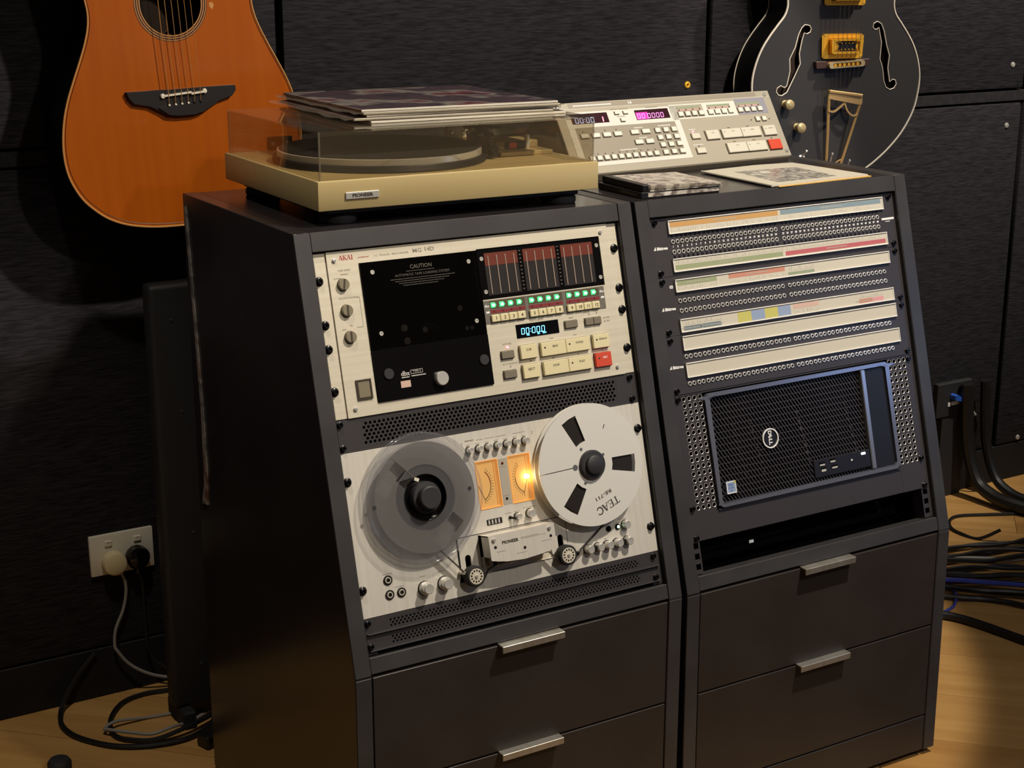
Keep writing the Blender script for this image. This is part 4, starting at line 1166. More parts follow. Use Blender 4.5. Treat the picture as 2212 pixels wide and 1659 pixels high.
for a, b in ((117.8, 126.6), (136, 144.8)): rkey(a, b, 101.2, 106)
rkey(126, 134.4, 87.8, 93.2)
for a in (34.2, 57, 79.6, 102.2): rkey(a, a + 15.4, 62.6, 70)
for a in (137.4, 161): rkey(a, a + 16, 63.2, 70.6)
for a in (139.6, 162.2): rkey(a, a + 16, 44.8, 52.4)
for r, (u, v) in enumerate(((189, 63), (189.5, 49.6), (190, 36.2), (190.6, 22.6))):
    for c in range(3): rkey(u + 17.8 * c, u + 10.4 + 17.8 * c, v, v + 8)
for i in range(10): rkey(37.0 + 14.85 * i, 46.6 + 14.85 * i, 22.4, 30)
for g0, mn in ((250.8, 'remote_key'), (317.8, 'remote_key'), (386.4, 'remote_key')):
    for i in range(4): rkey(g0 + 15.3 * i, g0 + 10 + 15.3 * i, 89.2, 97.4)
    g = G(); g.box(g0 + 1, g0 + 54, -.6, 0, 99.4, 103.4); g_ = rp(g, 'indicator_strip', 'pale_rose')
    g = G(); g.box(g0 + 1, g0 + 54, -.6, 0, 103.6, 107.6); rp(g, 'indicator_strip', 'pale_green')
    for i in range(4):
        g = G(); g.cyl(1.4, .5, (g0 + 5 + 15.3 * i, -.5, 101.2), seg=10); rp(g, 'indicator_dot', 'print_dark')
rkey(419.2, 427.4, 70, 78); rkey(434, 443, 69.8, 77.6)
rkey(262.4, 280, 46, 55.6, 'remote_key2'); rkey(262.6, 281.6, 18.6, 28.4, 'remote_key2')
rkey(294, 322.4, 42, 58.6, 'remote_key2', 4.2, 'transport_key', txt='CUE')
rkey(330, 373.6, 42, 58.6, 'remote_key2', 4.2, 'transport_key', True, 'REW'); rkey(374.6, 417.6, 41.6, 58.8, 'remote_key2', 4.2, 'transport_key', True, 'F.FWD'); rkey(425.8, 454.4, 41, 59.2, 'remote_key2', 4.2, 'transport_key', True, 'SEARCH')
rkey(331, 375, 14.2, 32, 'remote_key2', 4.2, 'transport_key', txt='STOP'); rkey(376, 419.8, 14, 31.8, 'remote_key2', 4.2, 'transport_key', True, 'PLAY'); rkey(427, 455.4, 13.6, 32, 'key_red', 4.2, 'transport_key', True)
g = G(); g.cyl(1.8, 1.4, (269.6, 0, 60), seg=12, c=.5); rp(g, 'record_ready_light', 'led_red')
g = G()
for u, v in ((408.8, 73.2), (451.4, 73), (271.4, 32.4), (440, 36.4)): g.cyl(1.3, .4, (u, 0, v), seg=10)
for a in (42, 65, 87, 110): g.cyl(1.2, .6, (a, 0, 74.6), seg=10)
for i in range(10): g.cyl(1.2, .6, (42 + 14.85 * i, 0, 34), seg=10)
for u, v in ((351, 62), (395, 62.2), (353, 35.4), (398, 35.6)): g.box(u - 3, u + 3, -.3, 0, v - .5, v + .5)
rp(g, 'indicator_dot', 'print_dark')
g = G(); g.text('14', 5.4, 157, 121.4, -.3, bold=.25, sx=1.1); dash(g, 40, 121.4, 118, 2.4, -.2)
for u0, u1, v in ((148, 166, 75), (199, 226, 75.6), (151, 168, 56.6), (104, 140, 37.6), (262, 276, 64), (260, 282, 35)): dash(g, u0, v, u1, 1.4, -.4)
rp(g, 'lettering', 'print_white')
g = G(); dash(g, 112, 110.6, 126, 1.6, -.6); dash(g, 130, 110.6, 148, 1.6, -.6); dash(g, 186, 110.4, 212, 1.6, -.6); dash(g, 121, 97.4, 138, 1.4, -.6); rp(g, 'lettering', 'print_grey')
for u, v in ((460.4, 120), (464, 10.4), (8, 120), (8, 10)):
    o = inst(ME_PSC, 'panel_screw', t); o.matrix_local = TR(0, 0, 0) @ Matrix.Translation(MF.to_translation() * S) @ MF.to_3x3().to_4x4() @ TR(u, 0, v) @ Matrix.Scale(1.25, 4)


# ================================================================== turntable
MT = TR(22, 25, FZ + 28.3) @ Matrix.Rotation(rad(-1.5), 4, 'Z')
t = thing('turntable', 'tan record player with clear dust cover, standing on the left rack', 'turntable', MT)
for x, y in ((44, 40), (396, 40), (44, 324), (396, 324)):
    g = G(); g.lathe([(0, 0), (24, 0), (26, 3), (26, 9), (22, 13), (0, 13)], (x, y, 0), (0, 0, 1), 28); part(g, 'foot', 'dark_rubber', t)
g = G(); g.box(20, 420, 22, 344, 12, 22.5, b=2); part(g, 'base_pan', 'black_plastic', t)
g = G(); g.box(0, 440, 0, 364, 22, 61.6, b=1.4, seg=2); part(g, 'plinth', 'plinth_tan', t)
g = G(); g.box(39, 88, -2.2, 0, 36, 45.4, b=.6); bd = part(g, 'badge', 'silver', t)
g = G(); g.text('PIONEER', 4.4, 63.5, 40.6, -2.3, bold=.25, sx=1.25); part(g, 'lettering', 'print_dark', bd)
g = G()
x0, x1, y0, y1, z0, z1, w = 5, 435, 5, 357, 61.8, 126.6, 3
g.box(x0, x1, y0, y0 + w, z0, z1 - w); g.box(x0, x1, y1 - w, y1, z0, z1 - w); g.box(x0, x0 + w, y0 + w, y1 - w, z0, z1 - w); g.box(x1 - w, x1, y0 + w, y1 - w, z0, z1 - w); g.box(x0, x1, y0, y1, z1 - w, z1)
cov = part(g, 'dust_cover', 'acrylic', t)
for a, b in ((x0, y0), (x1 - 2.2, y0), (x0, y1 - 2.2), (x1 - 2.2, y1 - 2.2)):
    g = G(); g.box(a - .1, a + 2.3, b - .1, b + 2.3, z0, z1 - .5, b=.5); part(g, 'corner_highlight', 'sleeve_clear', cov)  # hazy strips added to paint the bright corner lines of the cover
for a in (64, 370):
    g = G(); g.box(a, a + 40, 346, 353.5, 63, 83, b=1.5); h = part(g, 'hinge', 'alu_warm' if a > 100 else 'dark_rubber', cov)
    for dx in (8, 31):
        g = G(); g.lathe([(3.6, 0), (3, 1.8), (0, 2.4)], (a + dx, 346, 73), (0, -1, 0), 14); part(g, 'hinge_screw', 'chrome', h)
pc = (172, 176)
g = G(); g.lathe([(0, 61.7), (156, 61.7), (157, 64), (155, 70.5), (151, 71.6), (0, 71.6)], (*pc, 0), (0, 0, 1), 72); pl = part(g, 'platter', 'mat_black', t)
g = G(); g.lathe([(147, 71.4), (149.6, 71.4), (149.6, 79.4), (148.4, 80.2), (145, 80.2), (145, 79)], (*pc, 0), (0, 0, 1), 96); part(g, 'platter_rim', 'platter_silver', pl)
g = G(); g.lathe([(0, 80), (146.4, 80), (146.4, 81.6), (144, 82.2), (50, 82.2), (48, 81.6), (0, 81.6)], (*pc, 0), (0, 0, 1), 72); g.cyl(3.5, 10, (*pc, 82), (0, 0, 1), 12, c=1); part(g, 'platter_mat', 'rubber', pl)
g = G(); g.box(340, 430, 112, 200, 61.5, 68, b=1); g.box(352, 426, 150, 206, 67.5, 79, b=1.5); part(g, 'control_block', 'deck_tan', t)
g = G(); g.box(368, 400, 142, 152, 67.8, 78, b=1); g.box(369, 384, 140.6, 143, 69, 78.4, b=.6); part(g, 'lift_lever_housing', 'black_plastic', t)
g = G(); g.box(370, 383, 139.8, 141.4, 69.6, 78, b=.5); part(g, 'red_button', 'key_red', t, 'small red block')
g = G(); g.cyl(4, 22, (404, 146, 67.8), (0, 0, 1), 14, c=1.5); part(g, 'control_post', 'silver', t)
g = G(); g.lathe([(0, 61.5), (26, 61.5), (26, 68), (19, 71), (19, 82), (14, 85), (0, 85)], (380, 256, 0), (0, 0, 1), 28); ab = part(g, 'tonearm_base', 'pc_silver', t)
g = G(); g.box(366, 394, 250, 262, 83, 100, b=1.5); g.box(360, 367, 242, 270, 88, 101, b=1); g.bar(372, 94, 446, 86, 5, 236, 244); part(g, 'gimbal', 'black_plastic', ab)
g = G(); g.lathe([(0, 0), (12, 0), (13, 2), (13, 20), (11, 22), (0, 22)], (386, 274, 94), (.25, 1, 0), 22); part(g, 'counterweight', 'dark_rubber', ab)
for p, r in (((352, 226, 90), 5), ((340, 216, 88), 4), ((358, 210, 84), 5)):
    g = G(); g.lathe([(0, -r), (r * .7, -r * .7), (r, 0), (r * .7, r * .7), (0, r)], p, (0, -1, 0), 14); part(g, 'bias_weight', 'chrome', ab)
g = G(); g.tube(cr([(386, 280, 94), (376, 240, 93), (358, 190, 90), (334, 134, 82), (326, 116, 78)], 6), 3.4, 10); arm = part(g, 'tonearm', 'pc_silver', t)
g = G(); g.prism([(316, 122), (332, 118), (326, 92), (314, 95)], 74, 79, 'xy'); g.box(315, 325, 94, 108, 65, 74, b=1); part(g, 'headshell', 'black_plastic', arm)
g = G(); g.cyl(3, 26, (352, 172, 62), (0, 0, 1), 12); g.box(346, 358, 166, 178, 86, 91, b=1); part(g, 'arm_rest', 'black_plastic', t)

# ---- records stacked on the dust cover
recs = [(133, 88, -2.2, 'art_low', False, 'lowest record sleeve of the stack, dark, lying directly on the dust cover'),
        (112, 98, -3.8, 'art_low', True, 'second record sleeve from the bottom of the stack, in loose clear plastic'),
        (132, 100, -2.4, 'art_low', False, 'third record sleeve from the bottom of the stack, pale front edge'),
        (127, 99, -3.2, 'art_low', True, 'fourth record sleeve from the bottom of the stack, open cream spine'),
        (125, 101, -3.0, 'art_top', False, 'topmost record sleeve of the stack, dark grey and burgundy printed cover')]
z = 155.1
for x, y, a, art, bag, lab in recs:
    r = thing('record_sleeve', lab, 'record', TR(x, y, FZ + z) @ Matrix.Rotation(rad(a), 4, 'Z'), 'records on the dust cover')
    g = G(); g.box(0, 312, 0, 312, 0, 3.3, b=.5); part(g, 'cardboard_cover', 'paper_cream', r)
    g = G(); g.box(1, 311.4, 1, 311.4, 3.25, 3.5); part(g, 'printed_front', art, r)
    g = G(); g.box(-.3, -.02, .5, 311.5, .4, 3.2); part(g, 'printed_edge', art, r)
    if bag:
        g = G()
        n_ = 12
        P = [(-16 + 3 * sin(i * 2.1), 330 * i / n_ - 6, 1.6 + 1.2 * sin(i * 1.7)) for i in range(n_ + 1)]
        A = [g.bm.verts.new(p) for p in P]; B = [g.bm.verts.new((.5, p[1] * .96, 3.62)) for p in P]
        for i in range(n_): g.bm.faces.new((A[i], B[i], B[i + 1], A[i + 1]))
        g.box(0, 314, -2.4, -.3, .4, 3.0, b=.8); g.box(312, 320, 0, 312, .8, 2.2, b=.6)
        part(g, 'plastic_sleeve', 'sleeve_clear', r)
    z += 3.72

# ================================================================== small things on the right rack
MRT = MR_UP @ TR(0, 0, 28.5)
t = thing('disc_case', 'black disc case at the bottom of the small pile beside the turntable', 'disc case', MRT @ TR(-3, 15, 0) @ Matrix.Rotation(rad(-2), 4, 'Z'), 'disc cases')
g = G(); g.box(0, 142, 0, 124, 0, 9.8, b=.8); part(g, 'case', 'black_plastic', t)
g = G(); g.box(12, 141, -.4, 123, 2, 8, b=.4); part(g, 'inlay', 'booklet', t)
g = G(); g.box(-.2, 0, 10, 60, 3, 7); part(g, 'spine_print', 'print_dim', t)
t = thing('disc_case', 'disc case with pale booklet in wrinkled plastic, topmost of the small pile', 'disc case', MRT @ TR(1, 17, 10) @ Matrix.Rotation(rad(-3.4), 4, 'Z'), 'disc cases')
g = G(); g.box(0, 14, 0, 122, 0, 10, b=.8); part(g, 'spine', 'black_plastic', t)
g = G()
for k in range(3):
    zz = .3 + 3.2 * k
    top = [(14 if k else 12, -1 + k, zz), (140 - 2 * k, -2 - k, zz * .55), (137 - k, 121, zz * .6), (14, 121, zz)]
    A = [g.bm.verts.new(p) for p in top]; B = [g.bm.verts.new((p[0], p[1], p[2] + 2.4)) for p in top]
    g.bm.faces.new(A[::-1]); g.bm.faces.new(B)
    for i in range(4): g.bm.faces.new((A[i], A[(i + 1) % 4], B[(i + 1) % 4], B[i]))
part(g, 'booklet', 'booklet', t)
g = G(); n_ = 14
P = [(8 + 134 * i / n_, -3.6 + 1.0 * sin(i * 2.3), 5.4 - .16 * i + 1.2 * sin(i * 1.9)) for i in range(n_ + 1)]
A = [g.bm.verts.new(p) for p in P]; B = [g.bm.verts.new((p[0], p[1] + 2, p[2] + 4.4)) for p in P]; C_ = [g.bm.verts.new((p[0], p[1] + 2.4, max(.2, p[2] - 4.4))) for p in P]
for i in range(n_): g.bm.faces.new((A[i], A[i + 1], B[i + 1], B[i])); g.bm.faces.new((C_[i], C_[i + 1], A[i + 1], A[i]))
part(g, 'plastic_bag', 'sleeve_clear', t)

t = thing('leaflet', 'folded cream leaflet with a grey printed picture, on the front of the right rack', 'leaflet', MRT @ TR(236, 0, 1.3))
g = G()
def sheet(g, pts, z0, z1): 
    g.prism(pts, z0, z1, 'xy')
sheet(g, [(-2, 0), (204, 10), (194, 186), (120, 196), (2, 188)], 0, 2.6); g.tube([(-2, 0, 1.5), (2, 188, 1.5)], 1.9, 8); part(g, 'paper', 'paper_cream', t)
g = G(); sheet(g, [(26, 20), (150, 22), (160, 140), (40, 150)], 2.55, 2.75); part(g, 'printed_picture', 'photo_print', t)
g = G(); sheet(g, [(10, -2.5), (210, 8), (200, 184), (20, 184)], 0, 1.2)
solo(g, 'card_sheet', 'card_yellow', 'yellow-orange card peeking out beneath the cream leaflet', 'paper', MRT @ TR(236, 0, 0))


# ================================================================== acoustic guitar
def half(pts, ox=0.0):
    r = cr([(a, b, 0) for a, b in pts], 5); r = [(p[0], p[1]) for p in r]
    return [(a + ox, b) for a, b in r] + [(-a + ox, b) for a, b in r[::-1][1:-1]]


MAC = TR(56.5, 640, FZ + 157) @ Matrix.Rotation(-math.atan2(.0624, .998), 4, 'Y')
t = thing('acoustic_guitar', 'amber spruce-topped acoustic guitar hanging on the dark wall, left', 'guitar', MAC)
ac = half([(0, -216), (49.9, -213), (84.4, -208.4), (118, -199.8), (145.6, -186.5), (167.3, -168.9), (185.9, -147.1), (199.2, -119.2), (204.6, -95), (205.4, -69.1), (202.4, -41.8), (196.4, -14.9), (187.2, 11.6), (175.4, 37.7), (161, 68), (149.5, 94), (141.4, 118.1), (138.2, 140.2), (140, 162.7), (146, 200), (147, 240), (138, 280), (112, 310), (60, 328), (0, 332)])
HC = (-0.6, 147.4)
g = G(); g.plate([ac, circ(*HC, 51.5, 56)], 3, 0); part(g, 'soundboard', 'spruce', t)
g = G()
bm = g.bm; A = [bm.verts.new((a, .5, b)) for a, b in ac]; B = [bm.verts.new((a, 108, b)) for a, b in ac]
for i in range(len(ac)): j = (i + 1) % len(ac); bm.faces.new((A[i], A[j], B[j], B[i]))
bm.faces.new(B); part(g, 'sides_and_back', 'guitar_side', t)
g = G(); g.tube([(a * .998, .2, b) for a, b in ac] + [(ac[0][0], .2, ac[0][1])], 1.7, 6, False); part(g, 'binding', 'binding_gold', t)
g = G(); g.tube([(a * .978, -.05, b * .98 + .6) for a, b in ac] + [(ac[0][0] * .978, -.05, ac[0][1] * .98 + .6)], .55, 5, False); part(g, 'purfling', 'binding_dark', t)
for r0, r1, mn in ((51.4, 53, 'binding_gold'), (53, 55.2, 'binding_dark'), (55.2, 56.6, 'binding_gold'), (56.6, 59, 'binding_dark'), (59, 60.2, 'binding_gold'), (60.2, 61.4, 'binding_dark')):
    g = G(); g.plate([circ(*HC, r1, 56), circ(*HC, r0, 56)], .2, -.25); part(g, 'rosette_ring', mn, t)
g = G(); g.plate([circ(-6, 134, 46, 32)], 104, 103); part(g, 'inner_label', 'label_brown', t, 'round brown label inside the sound hole')
g = G(); g.plate([circ(-6, 134, 47, 40), circ(-6, 134, 45.4, 40)], 103.6, 102.8); g.box(-70, 70, 90, 104, 84, 92); part(g, 'inner_brace', 'tan_mark', t)
br = [(-94.5, 14.1), (-60, 12.4), (-41.3, 12.2), (-20, 10.6), (40, 9.2), (92.1, 7.2), (92.5, -1.2), (83.8, -10.6), (60.6, -14.6), (32.7, -30.9), (17.3, -34.3), (-9.6, -33.8), (-28, -30.4), (-40.3, -22.7), (-57.3, -11.3), (-82.9, -6.6), (-90.7, 3)]
g = G(); g.prism(br, -8, 0); bev(g, .8); b_ = part(g, 'bridge', 'ebony', t)
g = G(); g.prism([(-44, -16), (-16, -14.6), (40, -13.6), (50, -17), (31, -30), (16, -33), (-10, -32.4), (-28, -29)], -10.5, -7.5); part(g, 'pin_plate', 'ebony', b_)
g = G(); g.bar(-34, 2.2, 13.6, 3.6, 3.0, -7, -13); g.bar(13, 1.2, 37, 2.6, 3.0, -7, -13); part(g, 'saddle', 'bone', b_)
for u, v in ((-35, 1.8), (37, 3)):
    g = G(); g.lathe([(0, 4), (3.4, 3), (4.4, 0)], (u, -9, v), seg=14); part(g, 'bridge_post', 'bone', b_)
for i in range(6):
    u = -26 + 10.9 * i
    g = G(); g.cyl(2.0, 2.6, (u, -9.8, -13.6 + .1 * i), seg=10, c=.8); part(g, 'bridge_pin', 'bone' if i < 4 else 'ebony', b_)
    g = G(); g.tube([(u, -10, -13.4), (u, -13.4, 3), (u * .99 - 1.0, -16.5, 160), (u * .82, -19, 420)], .62 - .04 * i, 6); part(g, 'string', 'string_bronze', t)
g = G(); g.prism([(64, 143), (71, 143), (72, 137), (68, 131.6), (64.4, 137)], -.2, 0); part(g, 'pick_mark', 'binding_gold', t, 'small pale pick-shaped mark')
g = G(); g.box(-27, 27, -8, 0, 196, 700, b=2); g.box(-24, 24, 0, 22, 330, 700, b=6); part(g, 'neck', 'ebony', t)

# ================================================================== hollow-body electric guitar
al = rad(11)
ME_ = Matrix(((cos(al), sin(al), 0, 1.478), (-sin(al), cos(al), 0, .620), (0, 0, 1, 1.050), (0, 0, 0, 1)))
t = thing('hollow_body_guitar', 'black hollow-body electric guitar with gold hardware hanging on the wall', 'guitar', ME_)
el = half([(0, -192), (40, -184), (82.6, -160.5), (107.9, -143.4), (135.5, -120.4), (162, -92), (181.5, -62.2), (193.2, -35.5), (199.3, -6.4), (201.7, 22.7), (198.8, 47.3), (190.8, 74.2), (179.2, 98.7), (164, 120.9), (147, 142), (133.5, 158.5), (127.4, 173.7), (126.6, 188.8), (132, 220), (142, 255), (146, 290), (138, 330), (110, 362), (60, 380), (0, 384)], -1)
fl = [(-79.8, 133.9), (-90.5, 137.3), (-100, 121.3), (-105.9, 96.2), (-117.8, 73), (-115.8, 47.6), (-121.5, 17.5), (-127, 14.6), (-136.3, 19), (-145.1, 8.3), (-135.1, -2), (-120.8, 4), (-106.6, 32.8), (-92.4, 62.5), (-95.8, 83.4), (-91, 110.3), (-86.6, 124.6), (-80, 122.4), (-72, 126), (-70.3, 133.4), (-74, 138.5), (-82, 140.5)]
fl = [(-86, 141.5), (-93, 135), (-100, 121.3), (-105.9, 96.2), (-117.8, 73), (-115.8, 47.6), (-122, 18), (-127, 14.6), (-136, 18.8), (-144, 14), (-145.6, 6), (-140, -.5), (-132, -1.6), (-120.8, 5), (-106.6, 32.8), (-92.4, 62.5), (-95.8, 83.4), (-91, 110.3), (-86.6, 125), (-80, 122.6), (-72.6, 126.4), (-70.6, 133.4), (-75, 139.6)]
frr = [(86.5, 146), (78.6, 141.6), (77, 134.6), (82, 129.4), (88, 130), (91.4, 133.4), (95.6, 118), (100, 102.5), (98.7, 68.6), (106.6, 49.7), (112, 22), (118, 9), (128.5, 3.7), (138.6, 7), (143.4, 15.6), (140, 23.6), (133.7, 25.2), (126.4, 20), (119.7, 49.4), (121.6, 75.8), (113.6, 95.7), (104.6, 126.4), (97, 141)]
g = G(); g.plate([el, fl, frr], 3, -3); part(g, 'top', 'guitar_black', t)
g = G(); bm = g.bm
A = [bm.verts.new((a, -1, b)) for a, b in el]; B = [bm.verts.new((a, 76, b)) for a, b in el]
for i in range(len(el)): j = (i + 1) % len(el); bm.faces.new((A[i], A[j], B[j], B[i]))
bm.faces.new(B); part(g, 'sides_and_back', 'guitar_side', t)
g = G(); g.plate([el], 16, 15); part(g, 'inner_shade_sheet', 'hole_dark', t)  # dark sheet added behind the f-holes for the shade inside the body
for y in (-2.2, 76):
    g = G(); g.tube([(a, y, b) for a, b in el] + [(el[0][0], y, el[0][1])], 2.3 if y < 0 else 1.5, 6, False); part(g, 'binding', 'binding_cream', t)
for f_ in (fl, frr):
    g = G(); g.tube([(a, -3, b) for a, b in f_ + [f_[0]]], 1.15, 6, False); part(g, 'f_hole_binding', 'binding_cream', t)
for z0, nm in ((71.4, 'a'), (179.4, 'b')):
    g = G(); g.plate([rrect(-43.6, 51, z0, z0 + 50.6, 4), rrect(-30, 42, z0 + 9, z0 + 42, 3)], -3, -8); bev(g, .8); pk = part(g, 'pickup_ring', 'brass_gold', t)
    g = G(); g.plate([rrect(-29, 41.4, z0 + 10.4, z0 + 41, 3), rrect(-22.4, 35, z0 + 15, z0 + 36.6, 2)], -3, -23); bev(g, .6); g.box(-24, 36, -19, -3, z0 + 14, z0 + 38); part(g, 'pickup_cover', 'brass_gold', pk)
    g = G(); g.box(-22, 34.6, -19.6, -18.8, z0 + 15.4, z0 + 36.2); part(g, 'pickup_window', 'black_plastic', pk)
    g = G()
    for sgn, cx in ((1, -21), (-1, 34)): g.plate([circ(cx, z0 + 25.8, 7.4, 10, -pi / 2, pi / 2) if sgn > 0 else circ(cx, z0 + 25.8, 7.4, 10, pi / 2, 1.5 * pi)], -19.4, -20.6)
    for k in range(4):
        for dz in (-6.5, 6.5): g.cyl(1.6, 1.4, (-6 + 8.6 * k, -19.5, z0 + 25.8 + dz), seg=8)
    part(g, 'pole_pieces', 'brass_gold', pk)
    for u, v in ((-39.4, z0 + 4), (46.8, z0 + 4), (-39.4, z0 + 46.6), (46.8, z0 + 46.6)):
        g = G(); g.cyl(1.7, .7, (u, -7.8, v), seg=10, c=.3); part(g, 'ring_screw', 'old_gold', pk)
g = G(); g.prism([(-62, 66.6), (66, 70.4), (66.4, 55.4), (-60, 51.8)], -15, -3); bev(g, .8); bw = part(g, 'bridge_base', 'rosewood', t)
g = G(); a = rad(2.6)
MB_ = Matrix.Translation((7, 0, 60.6)) @ Matrix.Rotation(-a, 4, 'Y')
g.plate([rrect(-42.5, 42.5, -6.6, 6.6, 6), rrect(-33, 33, -3.6, 3.6, 2)], -15, -25); g.xf(MB_); br_ = part(g, 'bridge', 'knob_gold', t)
g = G()
for k in range(6): g.box(-31 + 10.6 * k, -23.6 + 10.6 * k, -24.4, -15, -3.2, 3.2, b=.5)
part(g.xf(MB_), 'string_saddle', 'brass_gold', br_)
g = G()
tp = [(-32, 6), (48.4, -5.4), (49.6, -13), (44, -24), (18.6, -147), (13, -148), (38, -22), (-25, -11), (-13, -146), (-19, -146.5), (-26.4, -143), (-33.4, -12)]
MTP = Matrix.Rotation(0, 4, 'X')
g.prism([(-32, 6), (48.4, -5.4), (49.4, -19), (47, -24.5), (-33.4, -9)], -24, -20)
g.box(-33, 49, -26.5, -18, -3, 3.4, b=1.2, m=Matrix.Translation((8, 0, .4)) @ Matrix.Rotation(rad(8), 4, 'Y') @ Matrix.Translation((-8, 0, 0)))
def leg(x0, z0, x1, z1, w):
    for o in (-1.5, 0, 1.5): g.tube([(x0 + o, -22, z0), ((x0 + x1) / 2 + o, -16, (z0 + z1) / 2), (x1 + o, -9, z1)], 1.9, 8)
leg(-31, -6, -21, -152, 6.4); leg(45.6, -20, 12, -156, 6.4)
for P in (cr([(-31, -34, 0), (-16, -36, 0), (4, -22, 0), (10, -15, 0)], 5), cr([(6, -15, 0), (14, -34, 0), (28, -46, 0), (40, -44, 0)], 5)):
    for p, q in zip(P, P[1:]): g.bar(p[0], p[1], q[0], q[1], 3.6, -19, -23)
for P in (cr([(-6, -152, 0), (6, -142, 0), (17, -138, 0)], 5),):
    for p, q in zip(P, P[1:]): g.bar(p[0], p[1], q[0], q[1], 3, -10, -12)
part(g, 'tailpiece', 'old_gold', t)
for i in range(6):
    u = -20 + 10.6 * i
    g = G(); g.tube([(u + (2 - .3 * i), -24, 3 - 1.4 * i), (u, -28, 60 + .5 * i), (u * .97 + .6, -29, 380)], .42, 5); part(g, 'string', 'string_steel', t)
for u, v in ((-123.8, -18.8), (-93.5, -67.5)):
    g = G(); g.lathe([(8, 0), (8, 1.5), (6.6, 2), (6.6, 8), (9.6, 12), (10.8, 18), (9.8, 22), (5, 24.4), (0, 24.8)], (u, -3, v), seg=24); part(g, 'control_knob', 'knob_gold', t)
g = G(); g.lathe([(6.5, 0), (6.5, 2.5), (3, 3), (1.6, 6), (1.6, 16), (2.8, 20), (2.4, 23), (0, 24)], (-78, -3, -131), (.1, -1, .9), 14); part(g, 'toggle_switch', 'chrome', t)
for u, v, L in ((-14, -140, 15), (29, -149, 8)):
    g = G(); g.tube([(u, -10, v - 10), (u, -20, v + L)], 1.2, 8); g.lathe([(0, 3), (2, 2.4), (2.4, 0), (2, -2), (0, -2.6)], (u, -20, v + L), (0, 0, 1), 10); part(g, 'tailpiece_pin', 'chrome', t)
g = G(); g.box(-22, 34, -17, -3, 232, 800, b=2); g.box(-16, 28, -2, 20, 384, 800, b=6); part(g, 'neck', 'ebony', t)


# ================================================================== left of the racks
t = thing('padded_screen', 'tall black padded screen standing between the left rack and the wall', 'screen', TR(170, 617, 0))
g = G(); g.box(-204, 206, -20, 20, 32, 802, b=9, seg=3); part(g, 'body', 'case_black', t)
for x in (-184, 186):
    g = G(); g.box(x - 12, x + 12, -44, 44, 0, 33, b=3); part(g, 'foot', 'rubber', t)
for u, v in ((-168, 740), (-158, 580), (-150, 360), (-150, 110)):
    g = G(); g.cyl(3, 1, (u, -20, v), seg=10, c=.4); part(g, 'rivet', 'black_metal', t)

t = thing('power_socket', 'white double power socket plate on the dark wall', 'power socket', TR(-58.3, 778, FZ - 669.6))
g = G(); g.box(-58.8, 58.8, -8.5, 0, -38.6, 38.6, b=2, seg=2); part(g, 'plate', 'wall_plate_white', t)
for u in (-25, 29):
    g = G(); g.box(u - 7, u + 7, -11.5, -8, 16, 27, b=1.4); sw = part(g, 'switch', 'wall_plate_white', t)
    g = G(); g.box(u - 1.6, u + 1.6, -11.8, -11.3, 23.2, 24.6); part(g, 'red_mark', 'lab_red', sw)
t = thing('power_plug', 'cream round power plug in the left socket', 'plug', TR(-77.6, 769, FZ - 683))
g = G(); g.lathe([(17, 0), (21, 2), (22.5, 14), (20.5, 22), (17, 24), (0, 24.2)], seg=30); g.prism([(-6, -18), (6, -18), (15, -10), (-17, -10)], -22, -3); g.prism([(3, -22), (12, -20), (20, -8), (-5, -14)], -20, -5); part(g, 'body', 'plug_cream', t)
g = G(); g.tube(cr([(10, -10, -18), (17, -9, -36), (19, -7, -62), (12, -5, -96), (-4, -4, -132), (-8, -4, -162), (-4, -6, -176), (18, -8, -208), (56, -16, -234), (110, -26, -250), (160, -40, -252)], 6), 3.0, 8); part(g, 'cord', 'cord_grey', t, 'grey cord')
t = thing('power_plug', 'black round power plug in the right socket', 'plug', TR(-33.5, 769, FZ - 681))
g = G(); g.lathe([(17, 0), (21, 2), (22, 16), (18, 24), (10, 27), (0, 27.4)], seg=30); g.box(-6, 9, -20, -2, -32, -14, b=3); part(g, 'body', 'black_gloss', t)
g = G(); g.tube(cr([(2, -10, -30), (6, -8, -60), (8, -4, -120), (14, -6, -200), (60, -30, -240), (120, -40, -250)], 6), 3.0, 8); part(g, 'cord', 'cord_black', t)

g = G(); g.tube(cr([(-120, 776, 92), (-150, 772, 64), (-178, 764, 32), (-196, 748, 9), (-209, 698, 6), (-201, 647, 6), (-171, 596, 6), (-137, 563, 6), (-89, 541, 6), (-33, 536, 6), (20, 560, 6), (80, 590, 6)], 8), 4.6, 8)
solo(g, 'cable', 'cord_black', 'thick black cable looping widest across the floor below the power socket', 'cable')
g = G(); g.tube(cr([(60, 726, 5), (2, 733, 5), (-44, 741, 5), (-88, 728, 5), (-123, 685, 5), (-139, 636, 5), (-137, 604, 5), (-119, 580, 5.5), (-84, 560, 6), (-34, 556, 15), (10, 572, 15), (60, 596, 15)], 8), 4.4, 8)
solo(g, 'cable', 'cord_black', 'black cable in the small inner loop on the floor below the power socket', 'cable')
g = G(); g.tube(cr([(30, 636, 3.5), (-12, 641, 3.5), (-66, 650, 3.5), (-124, 648, 12.4), (-150, 636, 11), (-145, 622, 13), (-115, 590, 14), (-86, 567, 14.5), (-46, 569, 17), (-11, 590, 6), (25, 612, 4), (90, 640, 4)], 8), 3.0, 8)
solo(g, 'cable', 'cord_grey', 'thin grey cable curling over the black loops on the floor', 'cable')
t = thing('power_adapter', 'small black power adapter on the floor at the back of the left rack', 'adapter', TR(2, 505, 0) @ Matrix.Rotation(.3, 4, 'Z'))
g = G(); g.box(-24, 24, -16, 16, 0, 26, b=3); part(g, 'body', 'black_plastic', t)
